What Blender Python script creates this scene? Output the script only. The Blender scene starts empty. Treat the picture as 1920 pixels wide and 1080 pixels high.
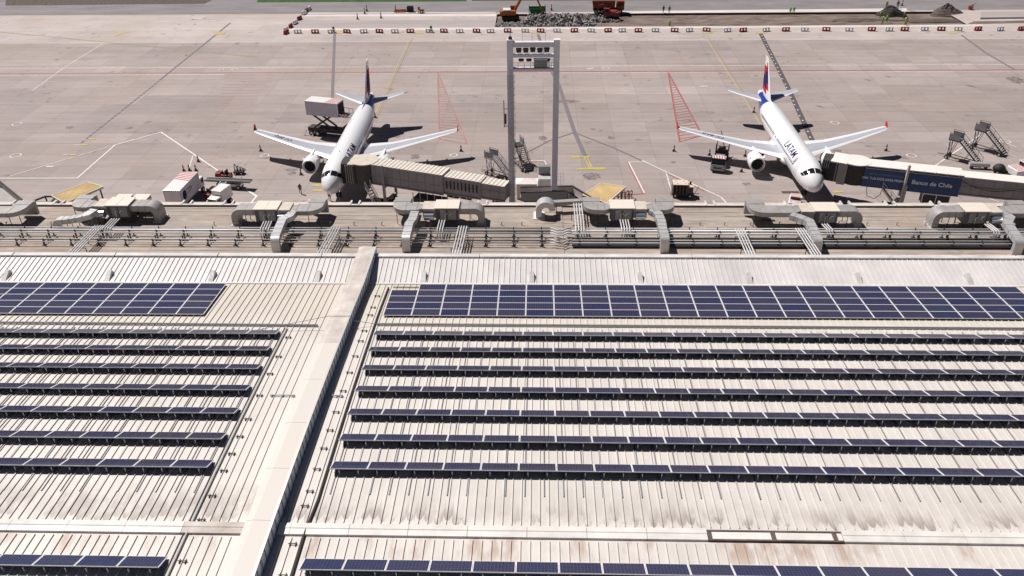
import bpy, bmesh, math, random
from mathutils import Vector, Matrix
random.seed(7)
sin, cos, rad, PI = math.sin, math.cos, math.radians, math.pi
SC = bpy.context.scene
COL = SC.collection

# ------------------------------------------------------------------ camera, sky, sun, exposure
CAMF, PITCH, YAW, ROLL, CAMH = 1531.15, 0.562284609, -0.0362204895, -0.0148825324, 54.4446878
_f = Vector((sin(YAW)*cos(PITCH), cos(YAW)*cos(PITCH), -sin(PITCH)))
_r = Vector((cos(YAW), -sin(YAW), 0)); _u = _r.cross(_f)
CR = cos(ROLL)*_r + sin(ROLL)*_u; CU = -sin(ROLL)*_r + cos(ROLL)*_u
cam = bpy.data.objects.new("camera", bpy.data.cameras.new("camera")); COL.objects.link(cam)
cam.data.sensor_width = 36; cam.data.lens = CAMF/1920*36; cam.data.clip_start = .5; cam.data.clip_end = 6000
M = Matrix((CR, CU, -_f)).transposed().to_4x4(); M.translation = (0, 0, CAMH); cam.matrix_world = M
SC.camera = cam
SUN = Vector((-.444, .336, .83)).normalized()
w = bpy.data.worlds.new("World"); SC.world = w; w.use_nodes = True
sky = w.node_tree.nodes.new('ShaderNodeTexSky'); sky.sky_type = 'NISHITA'; sky.sun_disc = False
sky.sun_elevation = math.asin(SUN.z); sky.sun_rotation = math.atan2(SUN.x, SUN.y) % (2*PI)
bg = w.node_tree.nodes['Background']; bg.inputs[1].default_value = .05
sky.air_density = .32; sky.dust_density = .3; sky.altitude = 500
w.node_tree.links.new(sky.outputs[0], bg.inputs[0])
sun = bpy.data.objects.new("sun", bpy.data.lights.new("sun", 'SUN')); COL.objects.link(sun)
sun.data.energy = 5.0; sun.data.angle = rad(.5); sun.data.color = (1, .955, .91)
sun.rotation_euler = SUN.to_track_quat('Z', 'Y').to_euler(); sun.location = (0, 0, 200)
SC.view_settings.view_transform = 'Standard'; SC.view_settings.look = 'None'
SC.view_settings.exposure = 0.05; SC.view_settings.gamma = 1
SC.cycles.diffuse_bounces = 2

def at(px, py, z=0.0):
    """the point of height z where the survey measured it (pixel of the photo plan)"""
    d = _f + CR*((px-960)/CAMF) - CU*((py-540)/CAMF)
    t = (z-CAMH)/d.z
    return Vector((0, 0, CAMH)) + d*t

# ------------------------------------------------------------------ materials
def mat(name, c, rough=.6, metal=0.0, noise=0.0, scale=1.0, c2=None, bump=0.0, coat=0.0, stretch=None, rnd=0.0, detail=6):
    m = bpy.data.materials.new(name); m.use_nodes = True
    nt = m.node_tree; b = nt.nodes['Principled BSDF']
    b.inputs['Base Color'].default_value = (*c, 1); b.inputs['Roughness'].default_value = rough; b.inputs['Metallic'].default_value = metal
    if coat: b.inputs['Coat Weight'].default_value = coat; b.inputs['Coat Roughness'].default_value = .1
    if noise or c2:
        tc = nt.nodes.new('ShaderNodeTexCoord'); mp = nt.nodes.new('ShaderNodeMapping')
        nt.links.new(tc.outputs['Object'], mp.inputs[0])
        if stretch: mp.inputs['Scale'].default_value = stretch
        n = nt.nodes.new('ShaderNodeTexNoise'); n.inputs['Scale'].default_value = scale; n.inputs['Detail'].default_value = detail; n.inputs['Roughness'].default_value = .65
        nt.links.new(mp.outputs[0], n.inputs['Vector'])
        r = nt.nodes.new('ShaderNodeMapRange'); r.inputs[1].default_value = .3; r.inputs[2].default_value = .7
        nt.links.new(n.outputs['Fac'], r.inputs[0])
        mx = nt.nodes.new('ShaderNodeMix'); mx.data_type = 'RGBA'
        mx.inputs[6].default_value = (*[v*(1-noise) for v in c], 1); mx.inputs[7].default_value = (*(c2 or [min(1, v*(1+noise)) for v in c]), 1)
        nt.links.new(r.outputs[0], mx.inputs[0]); last = mx.outputs[2]
        nt.links.new(last, b.inputs['Base Color'])
        if bump:
            bp = nt.nodes.new('ShaderNodeBump'); bp.inputs['Strength'].default_value = bump; bp.inputs['Distance'].default_value = .05
            nt.links.new(n.outputs['Fac'], bp.inputs['Height']); nt.links.new(bp.outputs[0], b.inputs['Normal'])
    return m

class Nd:
    """tiny node writer"""
    def __init__(s, m): s.nt = m.node_tree; s.b = s.nt.nodes['Principled BSDF']
    def n(s, t, **k):
        x = s.nt.nodes.new(t)
        for a, v in k.items(): setattr(x, a, v)
        return x
    def put(s, sock, v):
        if hasattr(v, 'is_output'): s.nt.links.new(v, sock)
        else: sock.default_value = v
    def math(s, op, a, b=0.0, clamp=False):
        x = s.n('ShaderNodeMath', operation=op, use_clamp=clamp); s.put(x.inputs[0], a); s.put(x.inputs[1], b); return x.outputs[0]
    def mix(s, f, a, b, blend='MIX'):
        x = s.n('ShaderNodeMix', data_type='RGBA', blend_type=blend); s.put(x.inputs[0], f)
        s.put(x.inputs[6], a if hasattr(a, 'is_output') else (*a, 1)); s.put(x.inputs[7], b if hasattr(b, 'is_output') else (*b, 1)); return x.outputs[2]
    def noise(s, vec, scale, detail=5, rough=.6, stretch=None):
        if stretch:
            mp = s.n('ShaderNodeMapping'); mp.inputs['Scale'].default_value = stretch; s.put(mp.inputs[0], vec); vec = mp.outputs[0]
        x = s.n('ShaderNodeTexNoise'); x.inputs['Scale'].default_value = scale; x.inputs['Detail'].default_value = detail; x.inputs['Roughness'].default_value = rough
        s.put(x.inputs['Vector'], vec); return x.outputs['Fac']
    def rng(s, v, a, b, c=0.0, d=1.0, smooth=True):
        x = s.n('ShaderNodeMapRange', interpolation_type='SMOOTHSTEP' if smooth else 'LINEAR'); s.put(x.inputs[0], v)
        for i, q in enumerate((a, b, c, d)): x.inputs[i+1].default_value = q
        return x.outputs[0]
    def xyz(s):
        tc = s.n('ShaderNodeTexCoord'); sp = s.n('ShaderNodeSeparateXYZ'); s.put(sp.inputs[0], tc.outputs['Object'])
        return tc.outputs['Object'], sp.outputs[0], sp.outputs[1], sp.outputs[2]
    def comb(s, x, y, z=0.0):
        c = s.n('ShaderNodeCombineXYZ'); s.put(c.inputs[0], x); s.put(c.inputs[1], y); s.put(c.inputs[2], z); return c.outputs[0]
    def wn(s, vec):
        x = s.n('ShaderNodeTexWhiteNoise'); s.put(x.inputs['Vector'], vec); return x.outputs['Value']

def concrete_slabs(name, c, px, py, ox, oy, tone=.16, joint=.35):
    m = mat(name, c, .85); g = Nd(m); v, x, y, z = g.xyz()
    ix = g.math('DIVIDE', g.math('SUBTRACT', x, ox), px); iy = g.math('DIVIDE', g.math('SUBTRACT', y, oy), py)
    fx = g.math('FRACT', ix); fy = g.math('FRACT', iy)
    cell = g.comb(g.math('FLOOR', ix), g.math('FLOOR', iy)); t1 = g.wn(cell)
    cell2 = g.comb(g.math('FLOOR', g.math('DIVIDE', ix, 5.0)), g.math('FLOOR', iy), 3.0); t2 = g.wn(cell2)
    row = g.wn(g.comb(5.0, g.math('FLOOR', iy))); streak = g.noise(v, 1.0, 4, .6, (.035, .9, 1))
    jy = g.math('LESS_THAN', fy, .022); jx = g.math('LESS_THAN', fx, .014)
    jt = g.math('MULTIPLY', g.math('MAXIMUM', jy, g.math('MULTIPLY', jx, .6)), g.rng(g.noise(v, .15), .3, .7, .35, 1.0))
    big = g.noise(v, .035, 6, .6); mid = g.noise(v, .35, 6, .7, (.35, 1, 1)); fine = g.noise(v, 3.0, 3)
    val = g.math('ADD', g.math('ADD', g.math('MULTIPLY', g.math('SUBTRACT', t1, .5), tone*.55), g.math('ADD', g.math('MULTIPLY', g.math('SUBTRACT', row, .5), tone*.5), g.math('ADD', g.math('MULTIPLY', g.math('SUBTRACT', streak, .5), .35), g.math('MULTIPLY', g.math('SUBTRACT', t2, .5), tone*.4)))),
                 g.math('ADD', g.math('MULTIPLY', g.math('SUBTRACT', big, .5), .55), g.math('ADD', g.math('MULTIPLY', g.math('SUBTRACT', mid, .5), .5), g.math('MULTIPLY', g.math('SUBTRACT', fine, .5), .12))))
    val = g.math('ADD', val, 1.0)
    col = g.mix(1.0, c, g.comb(val, val, val), 'MULTIPLY')
    warm = g.rng(g.noise(v, .05, 3), .45, .65)
    col = g.mix(g.math('MULTIPLY', warm, .28), col, (c[0]*1.02, c[1]*.93, c[2]*.8))
    oil = g.math('MULTIPLY', g.rng(g.noise(v, .42, 4, .55), .58, .74), g.rng(g.noise(v, .06, 2), .44, .58))
    col = g.mix(g.math('MULTIPLY', oil, .7), col, (.1, .085, .08))
    col = g.mix(g.math('MULTIPLY', jt, joint), col, (.12, .1, .095))
    g.put(g.b.inputs['Base Color'], col); return m

M_apron = concrete_slabs('apron_concrete', (.338, .284, .27), 6.2, 5.05, 1.0, 2.3, .27, .8)
M_bright = mat('white_concrete', (.62, .56, .535), .85, noise=.12, scale=.3, stretch=(.3, 1, 1))
M_lane = mat('grey_lane', (.37, .325, .315), .85, noise=.14, scale=.3, stretch=(.15, 1, 1))
M_strip = concrete_slabs('pale_concrete', (.45, .39, .37), 6.2, 5.05, 3.0, 1.9, .2, .3)
M_asph = mat('asphalt', (.22, .2, .205), .9, noise=.22, scale=.25, stretch=(.3, 1, 1))
M_grass = mat('grass', (.028, .085, .012), .95, noise=.45, scale=.5, bump=.3)
M_gravel = mat('dark_gravel', (.095, .075, .062), .95, noise=.5, scale=1.2, bump=.4)
M_earth = mat('brown_earth', (.15, .105, .082), .95, noise=.4, scale=.5, c2=(.26, .2, .17), bump=.5, stretch=(.4, 1, 1), detail=9)
M_cut_shade = mat('shaded_slab_face', (.06, .05, .055), .9, noise=.3, scale=2)  # dark tone holds the shade on the cut slab sides
M_white_p = mat('white_paint', (.74, .7, .68), .7, noise=.12, scale=1.5)
def worn(name, c, base, lo, hi, scale=1.2, st=(1, 1, 1)):
    m = mat(name, c, .8); g = Nd(m); v, x, y, z = g.xyz()
    g.put(g.b.inputs['Base Color'], g.mix(g.rng(g.noise(v, scale, 6, .7, st), lo, hi), c, base)); return m
GB = (.335, .278, .258)
M_white_w = worn('worn_white_paint', (.68, .63, .61), GB, .45, .75)
M_red_p = worn('red_paint', (.34, .085, .085), (.34, .19, .18), .42, .75)
M_red_w = worn('faded_red_paint', (.37, .15, .14), (.35, .26, .24), .35, .7, .25)
M_red_edge = worn('red_line_paint', (.37, .12, .11), (.36, .19, .17), .4, .8)
M_pink = worn('pink_wash_paint', (.375, .245, .235), (.325, .268, .252), .38, .66, .5, (.5, 1, 1))
M_yel_p = worn('yellow_paint', (.5, .41, .08), (.38, .31, .2), .42, .75)
M_yel_w = worn('worn_yellow_paint', (.47, .38, .19), (.34, .28, .22), .4, .8)
M_yel_f = worn('olive_line_paint', (.3, .245, .13), (.33, .27, .22), .5, .8)
M_tyre_p = worn('grey_guide_line_paint', (.175, .155, .165), (.26, .22, .22), .5, .85)
M_tyre_d = worn('dark_guide_line_paint', (.085, .075, .08), (.12, .1, .1), .4, .8)

def roof_mat():
    m = mat('roof_sheet', (.62, .58, .545), .55); g = Nd(m); v, x, y, z = g.xyz()
    n1 = g.noise(v, .18, 6, .6); n2 = g.noise(v, 1.3, 6, .7, (1, .35, 1)); n3 = g.noise(v, 6, 4)
    pan = g.wn(g.comb(g.math('FLOOR', g.math('DIVIDE', x, .46)), g.math('FLOOR', g.math('DIVIDE', y, 6.0)), 2.0))
    val = g.math('ADD', 1.0, g.math('ADD', g.math('MULTIPLY', g.math('SUBTRACT', n1, .5), .3), g.math('ADD', g.math('MULTIPLY', g.math('SUBTRACT', n2, .5), .22), g.math('MULTIPLY', g.math('SUBTRACT', pan, .5), .05))))
    col = g.mix(1.0, (.62, .58, .545), g.comb(val, val, val), 'MULTIPLY')
    # grime that settled in the pans above the ridge cap, rounded at its low end
    fx = g.math('FRACT', g.math('DIVIDE', x, .46)); arch = g.math('MULTIPLY', g.math('POWER', g.math('ABSOLUTE', g.math('SUBTRACT', fx, .5)), 2.0), 1.6)
    jit = g.math('MULTIPLY', g.wn(g.comb(g.math('FLOOR', g.math('DIVIDE', x, .46)), 7.0)), .45)
    yy = g.math('SUBTRACT', g.math('SUBTRACT', y, arch), jit)
    b1 = g.math('MULTIPLY', g.rng(yy, 27.36, 27.42), g.rng(yy, 27.5, 28.6, 1, 0))
    b1 = g.math('MAXIMUM', b1, g.math('MULTIPLY', g.math('MULTIPLY', g.rng(y, 27.8, 28.5), g.rng(y, 28.6, 30.4, 1, 0)), g.math('MULTIPLY', g.math('LESS_THAN', x, -13.0), .8)))
    s1 = g.math('MULTIPLY', b1, g.rng(g.noise(v, 1.0, 6, .65, (1, .4, 1)), .42, .56))
    col = g.mix(g.math('MULTIPLY', s1, .7), col, (.25, .205, .18))
    faint = g.math('MULTIPLY', g.math('MULTIPLY', g.rng(y, 27.5, 28.4), g.rng(y, 28.6, 30.6, 1, 0)), g.rng(g.noise(v, .5, 5), .35, .65))
    col = g.mix(g.math('MULTIPLY', faint, .4), col, (.42, .375, .345))
    b2 = g.math('MULTIPLY', g.rng(y, 24.6, 26.3), g.rng(y, 26.6, 26.9, 1, 0))
    s2 = g.math('MULTIPLY', b2, g.rng(g.noise(v, 1.1, 4, .6, (1, .3, 1)), .47, .68))
    col = g.mix(g.math('MULTIPLY', s2, .7), col, (.36, .235, .165))
    b3 = g.math('MULTIPLY', g.rng(y, 44.5, 47.5), .5)
    col = g.mix(b3, col, (.56, .5, .41))
    dust = g.rng(g.noise(v, .35, 5, .65), .56, .75)
    col = g.mix(g.math('MULTIPLY', dust, .35), col, (.42, .36, .32))
    g.put(g.b.inputs['Base Color'], col); return m
M_roof = roof_mat()
M_strip_roof = mat('upper_roof_sheet', (.62, .59, .58), .5, noise=.13, scale=.35, stretch=(1, .6, 1))
M_cap = mat('ridge_flashing', (.68, .65, .62), .5, noise=.16, scale=.8)
M_wallt = mat('parapet_cap', (.7, .66, .62), .6, noise=.1, scale=.4, c2=(.66, .6, .54))
M_wallt2 = mat('stained_parapet_cap', (.5, .42, .37), .7, noise=.2, scale=.5, c2=(.7, .65, .61))
M_wallc = mat('parapet_cladding', (.6, .64, .72), .5, noise=.1, scale=1)
M_coping = mat('white_coping', (.7, .67, .65), .6, noise=.35, scale=1.6, stretch=(.4, 1, 1), c2=(.78, .75, .73))
M_rust = mat('rust_brown', (.12, .085, .075), .8, noise=.4, scale=2)  # rust brown, also the painted shade on the kerb face
def terrace_mat():
    c = (.35, .295, .255); m = mat('terrace_membrane', c, .85); g = Nd(m); v, x, y, z = g.xyz()
    bands = g.noise(v, 1.0, 6, .75, (.09, 1.8, 1)); big = g.noise(v, .13, 5); mid = g.noise(v, .9, 5, .7, (.3, 1, 1))
    val = g.math('ADD', 1.0, g.math('ADD', g.math('MULTIPLY', g.math('SUBTRACT', bands, .5), 1.2), g.math('ADD', g.math('MULTIPLY', g.math('SUBTRACT', big, .5), .7), g.math('MULTIPLY', g.math('SUBTRACT', mid, .5), .8))))
    col = g.mix(1.0, c, g.comb(val, val, val), 'MULTIPLY')
    fy = g.math('FRACT', g.math('DIVIDE', y, .95)); jo = g.math('MULTIPLY', g.math('LESS_THAN', fy, .16), g.rng(g.noise(v, .3, 4, .6, (.3, 1.5, 1)), .4, .56))
    fx = g.math('FRACT', g.math('DIVIDE', x, 2.4)); jx = g.math('MULTIPLY', g.math('LESS_THAN', fx, .025), g.rng(g.noise(v, .1), .5, .65))
    col = g.mix(g.math('MULTIPLY', g.math('MAXIMUM', jo, jx), .8), col, (.12, .095, .08))
    warm = g.rng(g.noise(v, .1, 3), .5, .62); col = g.mix(g.math('MULTIPLY', warm, .3), col, (.4, .29, .22))
    pale = g.rng(g.noise(v, .5, 6, .75, (.45, 1, 1)), .52, .68); col = g.mix(g.math('MULTIPLY', pale, .6), col, (.52, .46, .41))
    dk = g.rng(g.noise(v, .33, 6, .7, (.3, 1.2, 1)), .54, .7); col = g.mix(g.math('MULTIPLY', dk, .5), col, (.2, .165, .145))
    g.put(g.b.inputs['Base Color'], col); return m
M_terr = terrace_mat()
M_galv = mat('galvanised_duct', (.37, .35, .34), .5, .15, noise=.18, scale=.9)
M_galv_n = mat('bright_duct', (.58, .57, .57), .4, .35, noise=.12, scale=1)
M_drum = mat('polished_drum', (.62, .66, .74), .22, .85, noise=.08, scale=2)
M_unit = mat('unit_panel', (.1, .095, .115), .5, .2, noise=.2, scale=1.5)
M_unit_top = mat('unit_lid', (.78, .73, .65), .6, noise=.14, scale=.8, c2=(.76, .66, .56))
M_pipe = mat('lagged_pipe', (.6, .585, .59), .5, .1, noise=.12, scale=.7)
M_steel_d = mat('dark_steel', (.05, .045, .045), .6, .3, noise=.25, scale=2)
M_steel = mat('grey_steel', (.3, .3, .31), .5, .4, noise=.15, scale=2)
M_alu = mat('aluminium', (.66, .65, .64), .4, .35)
M_mast = mat('mast_paint', (.7, .71, .76), .5, .1, noise=.1, scale=.5)
M_mast_lit = mat('mast_sunlit_edge', (.75, .73, .72), .5)  # paler tone stands in for sunlight on the mast edges
def panel_mat():
    m = mat('solar_cells', (.02, .02, .06), .22, coat=.6); g = Nd(m); v, x, y, z = g.xyz()
    oi = g.n('ShaderNodeObjectInfo'); r = oi.outputs['Random']
    fx = g.math('FRACT', g.math('DIVIDE', x, .1625)); fy = g.math('FRACT', g.math('DIVIDE', g.math('ADD', y, .02), .158))
    ln = g.math('MAXIMUM', g.math('LESS_THAN', fx, .075), g.math('LESS_THAN', fy, .075))
    cell = g.wn(g.comb(g.math('FLOOR', g.math('DIVIDE', x, .1625)), g.math('FLOOR', g.math('DIVIDE', y, .158)), g.math('MULTIPLY', r, 40.0)))
    base = g.mix(r, (.018, .02, .062), (.05, .04, .06)); r2 = g.math('FRACT', g.math('MULTIPLY', r, 17.3)); base = g.mix(g.math('MULTIPLY', r2, .35), base, (.045, .05, .085)); base = g.mix(g.math('MULTIPLY', cell, .4), base, (.025, .028, .1))
    base = g.mix(g.math('MULTIPLY', g.rng(g.noise(v, 1.2, 4), .5, .75), .3), base, (.07, .06, .075))
    col = g.mix(g.math('MULTIPLY', ln, .42), base, (.2, .19, .26)); g.put(g.b.inputs['Base Color'], col); return m
M_cell = panel_mat()
M_pback = mat('panel_backsheet', (.06, .06, .075), .6)
M_frame = mat('panel_frame', (.8, .79, .8), .5, .1)
M_wht = mat('aircraft_white', (.86, .86, .87), .25, coat=.4, noise=.02, scale=.4)
M_wing = mat('wing_grey', (.42, .43, .48), .35, noise=.07, scale=.5)
M_navy = mat('livery_indigo', (.03, .022, .1), .7)
M_blue = mat('livery_blue', (.012, .04, .26), .3, coat=.4)
M_coral = mat('livery_coral', (.5, .03, .045), .7)
for m_ in (M_navy, M_coral): m_.node_tree.nodes['Principled BSDF'].inputs['Specular IOR Level'].default_value = .1
M_mag = mat('livery_magenta', (.3, .015, .14), .3)
M_glass = mat('dark_glass', (.012, .014, .018), .08)
M_blk = mat('black_rubber', (.018, .017, .018), .7)
M_dark = mat('dark_cavity', (.008, .008, .009), .9)
M_lip = mat('intake_lip', (.75, .75, .76), .25, .6)
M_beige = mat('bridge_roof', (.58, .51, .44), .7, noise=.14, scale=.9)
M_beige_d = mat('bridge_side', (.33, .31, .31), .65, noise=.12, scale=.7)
M_rib_l = mat('bridge_rib', (.7, .65, .58), .6)
M_white_r = mat('bridge_white_roof', (.78, .73, .69), .6, noise=.06, scale=.7)
M_banner = mat('blue_banner', (.014, .055, .175), .5, noise=.06, scale=.5)
M_ltr = mat('white_lettering', (.8, .83, .88), .6)
M_ltr_d = mat('dim_lettering', (.16, .22, .36), .6)
M_bellow = mat('bellows', (.045, .042, .042), .8, noise=.3, scale=3)
M_white = mat('white_vehicle', (.78, .76, .75), .4, coat=.3, noise=.05, scale=1)
M_lilac = mat('box_side', (.6, .57, .62), .5, noise=.05, scale=1)
M_red = mat('red_vehicle', (.22, .022, .02), .5, noise=.15, scale=2)
M_stripe_r = mat('red_stripe', (.5, .13, .13), .6)
M_orange = mat('orange_machine', (.42, .11, .02), .55, noise=.2, scale=2)
M_rust_o = mat('rusty_orange', (.3, .07, .03), .65, noise=.25, scale=2)
M_green = mat('green_skip_paint', (.01, .2, .08), .6, noise=.2, scale=1.5)
M_cone = mat('cone_plastic', (.085, .024, .018), .6)
M_bar_r = mat('barrier_red', (.27, .018, .022), .5)
M_bar_w = mat('barrier_white', (.66, .66, .66), .5)
M_lime = mat('hi_vis_lime', (.22, .5, .02), .7)
M_orv = mat('hi_vis_orange', (.5, .17, .02), .7)
M_skin = mat('skin', (.3, .17, .11), .6)
M_trs = mat('dark_trousers', (.035, .035, .045), .8)
M_grn_t = mat('lime_trousers', (.1, .24, .02), .8)
M_shirt = mat('grey_shirt', (.12, .12, .11), .8)
M_hat = mat('helmet_white', (.75, .72, .6), .4)
M_hair = mat('dark_hair', (.02, .015, .012), .8)
M_board = mat('tan_board', (.56, .40, .19), .7, noise=.16, scale=.7, stretch=(1, .3, 1))
M_board_e = mat('pale_trim', (.62, .58, .53), .6)
M_rock = mat('broken_concrete', (.17, .155, .155), .9, noise=.35, scale=.8, c2=(.42, .39, .38))
M_lamp = mat('floodlight_body', (.03, .03, .032), .5)
M_lens = mat('lamp_lens', (.55, .6, .65), .15)
M_tan = mat('cream_lid', (.66, .56, .46), .6, noise=.08, scale=2)
M_brn = mat('louvre_brown', (.075, .065, .062), .6, noise=.2, scale=2)

# ------------------------------------------------------------------ mesh builder
class MB:
    def __init__(s): s.v = []; s.f = []; s.m = []
    def add(s, vs, fs, mi=0):
        o = len(s.v); s.v += [tuple(p) for p in vs]
        for f in fs: s.f.append([i+o for i in f]); s.m.append(mi)
        return s
    def bx(s, x0, x1, y0, y1, z0, z1, mi=0, top=None):
        v = [(x0, y0, z0), (x1, y0, z0), (x1, y1, z0), (x0, y1, z0), (x0, y0, z1), (x1, y0, z1), (x1, y1, z1), (x0, y1, z1)]
        s.add(v, [(0, 3, 2, 1), (0, 1, 5, 4), (1, 2, 6, 5), (2, 3, 7, 6), (3, 0, 4, 7)], mi)
        o = len(s.v)-8; s.f.append([o+4, o+5, o+6, o+7]); s.m.append(mi if top is None else top); return s
    def rbx(s, c, sx, sy, z0, z1, rz=0, mi=0, top=None):
        k = len(s.v); s.bx(-sx/2, sx/2, -sy/2, sy/2, z0, z1, mi, top); ca, sa = cos(rz), sin(rz)
        for i in range(k, len(s.v)):
            x, y, z = s.v[i]; s.v[i] = (c[0]+x*ca-y*sa, c[1]+x*sa+y*ca, z)
        return s
    def bar(s, p, q, wd, h=None, mi=0, up=(0, 0, 1)):
        p, q = Vector(p), Vector(q); t = (q-p).normalized(); h = h or wd; up = Vector(up)
        if abs(t.dot(up)) > .98: up = Vector((1, 0, 0))
        a = t.cross(up).normalized()*(wd/2); b = a.cross(t).normalized()*(h/2)
        vs = [p-a-b, p+a-b, p+a+b, p-a+b, q-a-b, q+a-b, q+a+b, q-a+b]
        return s.add(vs, [(0, 1, 2, 3), (7, 6, 5, 4), (0, 4, 5, 1), (1, 5, 6, 2), (2, 6, 7, 3), (3, 7, 4, 0)], mi)
    def loft(s, rings, mi=0, cap=True, close=True, mis=None):
        n = len(rings[0]); o = len(s.v)
        for r in rings: s.v += [tuple(p) for p in r]
        for i in range(len(rings)-1):
            for j in range(n if close else n-1):
                a, b = o+i*n+j, o+i*n+(j+1) % n
                s.f.append([a, b, b+n, a+n]); s.m.append(mis(i, j) if mis else mi)
        if cap and close:
            s.f.append([o+j for j in range(n)][::-1]); s.m.append(mi)
            k = o+(len(rings)-1)*n; s.f.append([k+j for j in range(n)]); s.m.append(mi)
        return s
    def tube(s, p, q, r, n=8, mi=0, r2=None, cap=True):
        p, q = Vector(p), Vector(q); t = (q-p).normalized(); a = t.orthogonal().normalized(); b = t.cross(a); r2 = r if r2 is None else r2
        return s.loft([[p+(a*cos(2*PI*k/n)+b*sin(2*PI*k/n))*r for k in range(n)], [q+(a*cos(2*PI*k/n)+b*sin(2*PI*k/n))*r2 for k in range(n)]], mi, cap)
    def ptube(s, pts, r, n=6, mi=0):
        pts = [Vector(p) for p in pts]; rings = []; a = None
        for i, p in enumerate(pts):
            t = (pts[min(i+1, len(pts)-1)]-pts[max(i-1, 0)]).normalized()
            a = t.orthogonal().normalized() if a is None else (a-t*a.dot(t)).normalized(); b = t.cross(a)
            rings.append([p+(a*cos(2*PI*k/n)+b*sin(2*PI*k/n))*r for k in range(n)])
        return s.loft(rings, mi)
    def prism(s, poly, z0, z1, mi=0, top=None):
        n = len(poly); lo = [(p[0], p[1], z0) for p in poly]; hi = [(p[0], p[1], z1) for p in poly]
        o = len(s.v); s.v += lo+hi
        for i in range(n): s.f.append([o+i, o+(i+1) % n, o+n+(i+1) % n, o+n+i]); s.m.append(mi)
        s.f.append([o+i for i in range(n)][::-1]); s.m.append(mi); s.f.append([o+n+i for i in range(n)]); s.m.append(mi if top is None else top)
        return s
    def side(s, prof, x0, x1, mi=0):
        """profile in (y,z) swept along x"""
        n = len(prof); o = len(s.v); s.v += [(x0, y, z) for y, z in prof]+[(x1, y, z) for y, z in prof]
        for i in range(n): s.f.append([o+i, o+(i+1) % n, o+n+(i+1) % n, o+n+i]); s.m.append(mi)
        s.f.append([o+i for i in range(n)]); s.m.append(mi); s.f.append([o+n+i for i in range(n)][::-1]); s.m.append(mi); return s
    def duct(s, path, wd, h, mi=0, vert=None, seam=False):
        """rectangular duct with mitred bends; vert = fixed side vector for runs in a vertical plane"""
        P = [Vector(p) for p in path]; rings = []
        for i, p in enumerate(P):
            d1 = (P[i]-P[i-1]).normalized() if i else (P[1]-P[0]).normalized(); d2 = (P[i+1]-P[i]).normalized() if i < len(P)-1 else d1
            t = (d1+d2).normalized(); k = 1/max(.45, t.dot(d1))
            if vert is None:
                sd = t.cross(Vector((0, 0, 1))).normalized(); up = sd.cross(t).normalized(); ks, ku = k, 1
            else:
                sd = Vector(vert); up = sd.cross(t).normalized(); ks, ku = 1, k
            rings.append([p+sd*(wd/2*ks)*a+up*(h/2*ku)*b for a, b in ((-1, -1), (1, -1), (1, 1), (-1, 1))])
        s.loft(rings, mi)
        if seam:
            for p, q, ra, rb in zip(P, P[1:], rings, rings[1:]):
                L = (q-p).length
                n = max(1, int(L/.8+.3)) if L > .45 else 0
                for k in range(n):
                    f = (k+.5)/n; d = .02/L; c = p+(q-p)*f
                    s.loft([[a+(b_-a)*g+((a+(b_-a)*g)-(p+(q-p)*g))*.05 for a, b_ in zip(ra, rb)] for g in (f-d, f+d)], 1)
        return s
    def xf(s, k, mtx):
        for i in range(k, len(s.v)): s.v[i] = tuple(mtx @ Vector(s.v[i]))
    def build(s, name, mats, parent=None, smooth=False, loc=None, bevel=0, ang=None):
        me = bpy.data.meshes.new(name); me.from_pydata(s.v, [], s.f); me.update()
        for m in (mats if isinstance(mats, (list, tuple)) else [mats]): me.materials.append(m)
        me.polygons.foreach_set('material_index', s.m)
        bm = bmesh.new(); bm.from_mesh(me); bmesh.ops.recalc_face_normals(bm, faces=bm.faces); bm.to_mesh(me); bm.free()
        if smooth:
            me.polygons.foreach_set('use_smooth', [True]*len(me.polygons))
            if ang: me.set_sharp_from_angle(angle=rad(ang))
        o = bpy.data.objects.new(name, me); COL.objects.link(o)
        if parent: o.parent = parent
        if loc: o.location = loc
        if bevel:
            b = o.modifiers.new('bevel', 'BEVEL'); b.width = bevel; b.segments = 2; b.limit_method = 'ANGLE'
        return o
def tag(o, label, cat, group=None):
    o['label'] = label; o['category'] = cat
    if group: o['group'] = group
    return o
def thing(name, label, cat, loc=(0, 0, 0), rz=0, group=None):
    o = bpy.data.objects.new(name, None); COL.objects.link(o); o.empty_display_size = .3
    o.location = loc; o.rotation_euler = (0, 0, rz); return tag(o, label, cat, group)
def struct(o): o['kind'] = 'structure'; return o
KIDS = {}
def kids(o): return [c for c in bpy.data.objects if c.parent == o]
def dup(o, loc, rz=None, label=None, parent=None):
    c = o.copy(); COL.objects.link(c); c.location = loc
    if rz is not None: c.rotation_euler = (0, 0, rz)
    if label: c['label'] = label
    if parent: c.parent = parent
    for k in KIDS.setdefault(o.name, kids(o)):
        d = k.copy(); COL.objects.link(d); d.parent = c
        for k2 in KIDS.setdefault(k.name, kids(k)):
            e = k2.copy(); COL.objects.link(e); e.parent = d
    return c
def part(o, parent, loc=None, rz=None):
    c = o.copy(); COL.objects.link(c); c.parent = parent
    if loc is not None: c.location = loc
    if rz is not None: c.rotation_euler = (0, 0, rz)
    return c
def text_mesh(txt, size, align='CENTER', shear=0, bold=0, spacing=1.0):
    cu = bpy.data.curves.new('lettering', 'FONT'); cu.body = txt; cu.size = size; cu.align_x = align; cu.align_y = 'CENTER'
    cu.shear = shear; cu.offset = bold; cu.space_character = spacing; cu.resolution_u = 3
    o = bpy.data.objects.new('lettering', cu); COL.objects.link(o)
    dg = bpy.context.evaluated_depsgraph_get(); me = bpy.data.meshes.new_from_object(o.evaluated_get(dg))
    bpy.data.objects.remove(o); bpy.data.curves.remove(cu); return me
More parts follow.
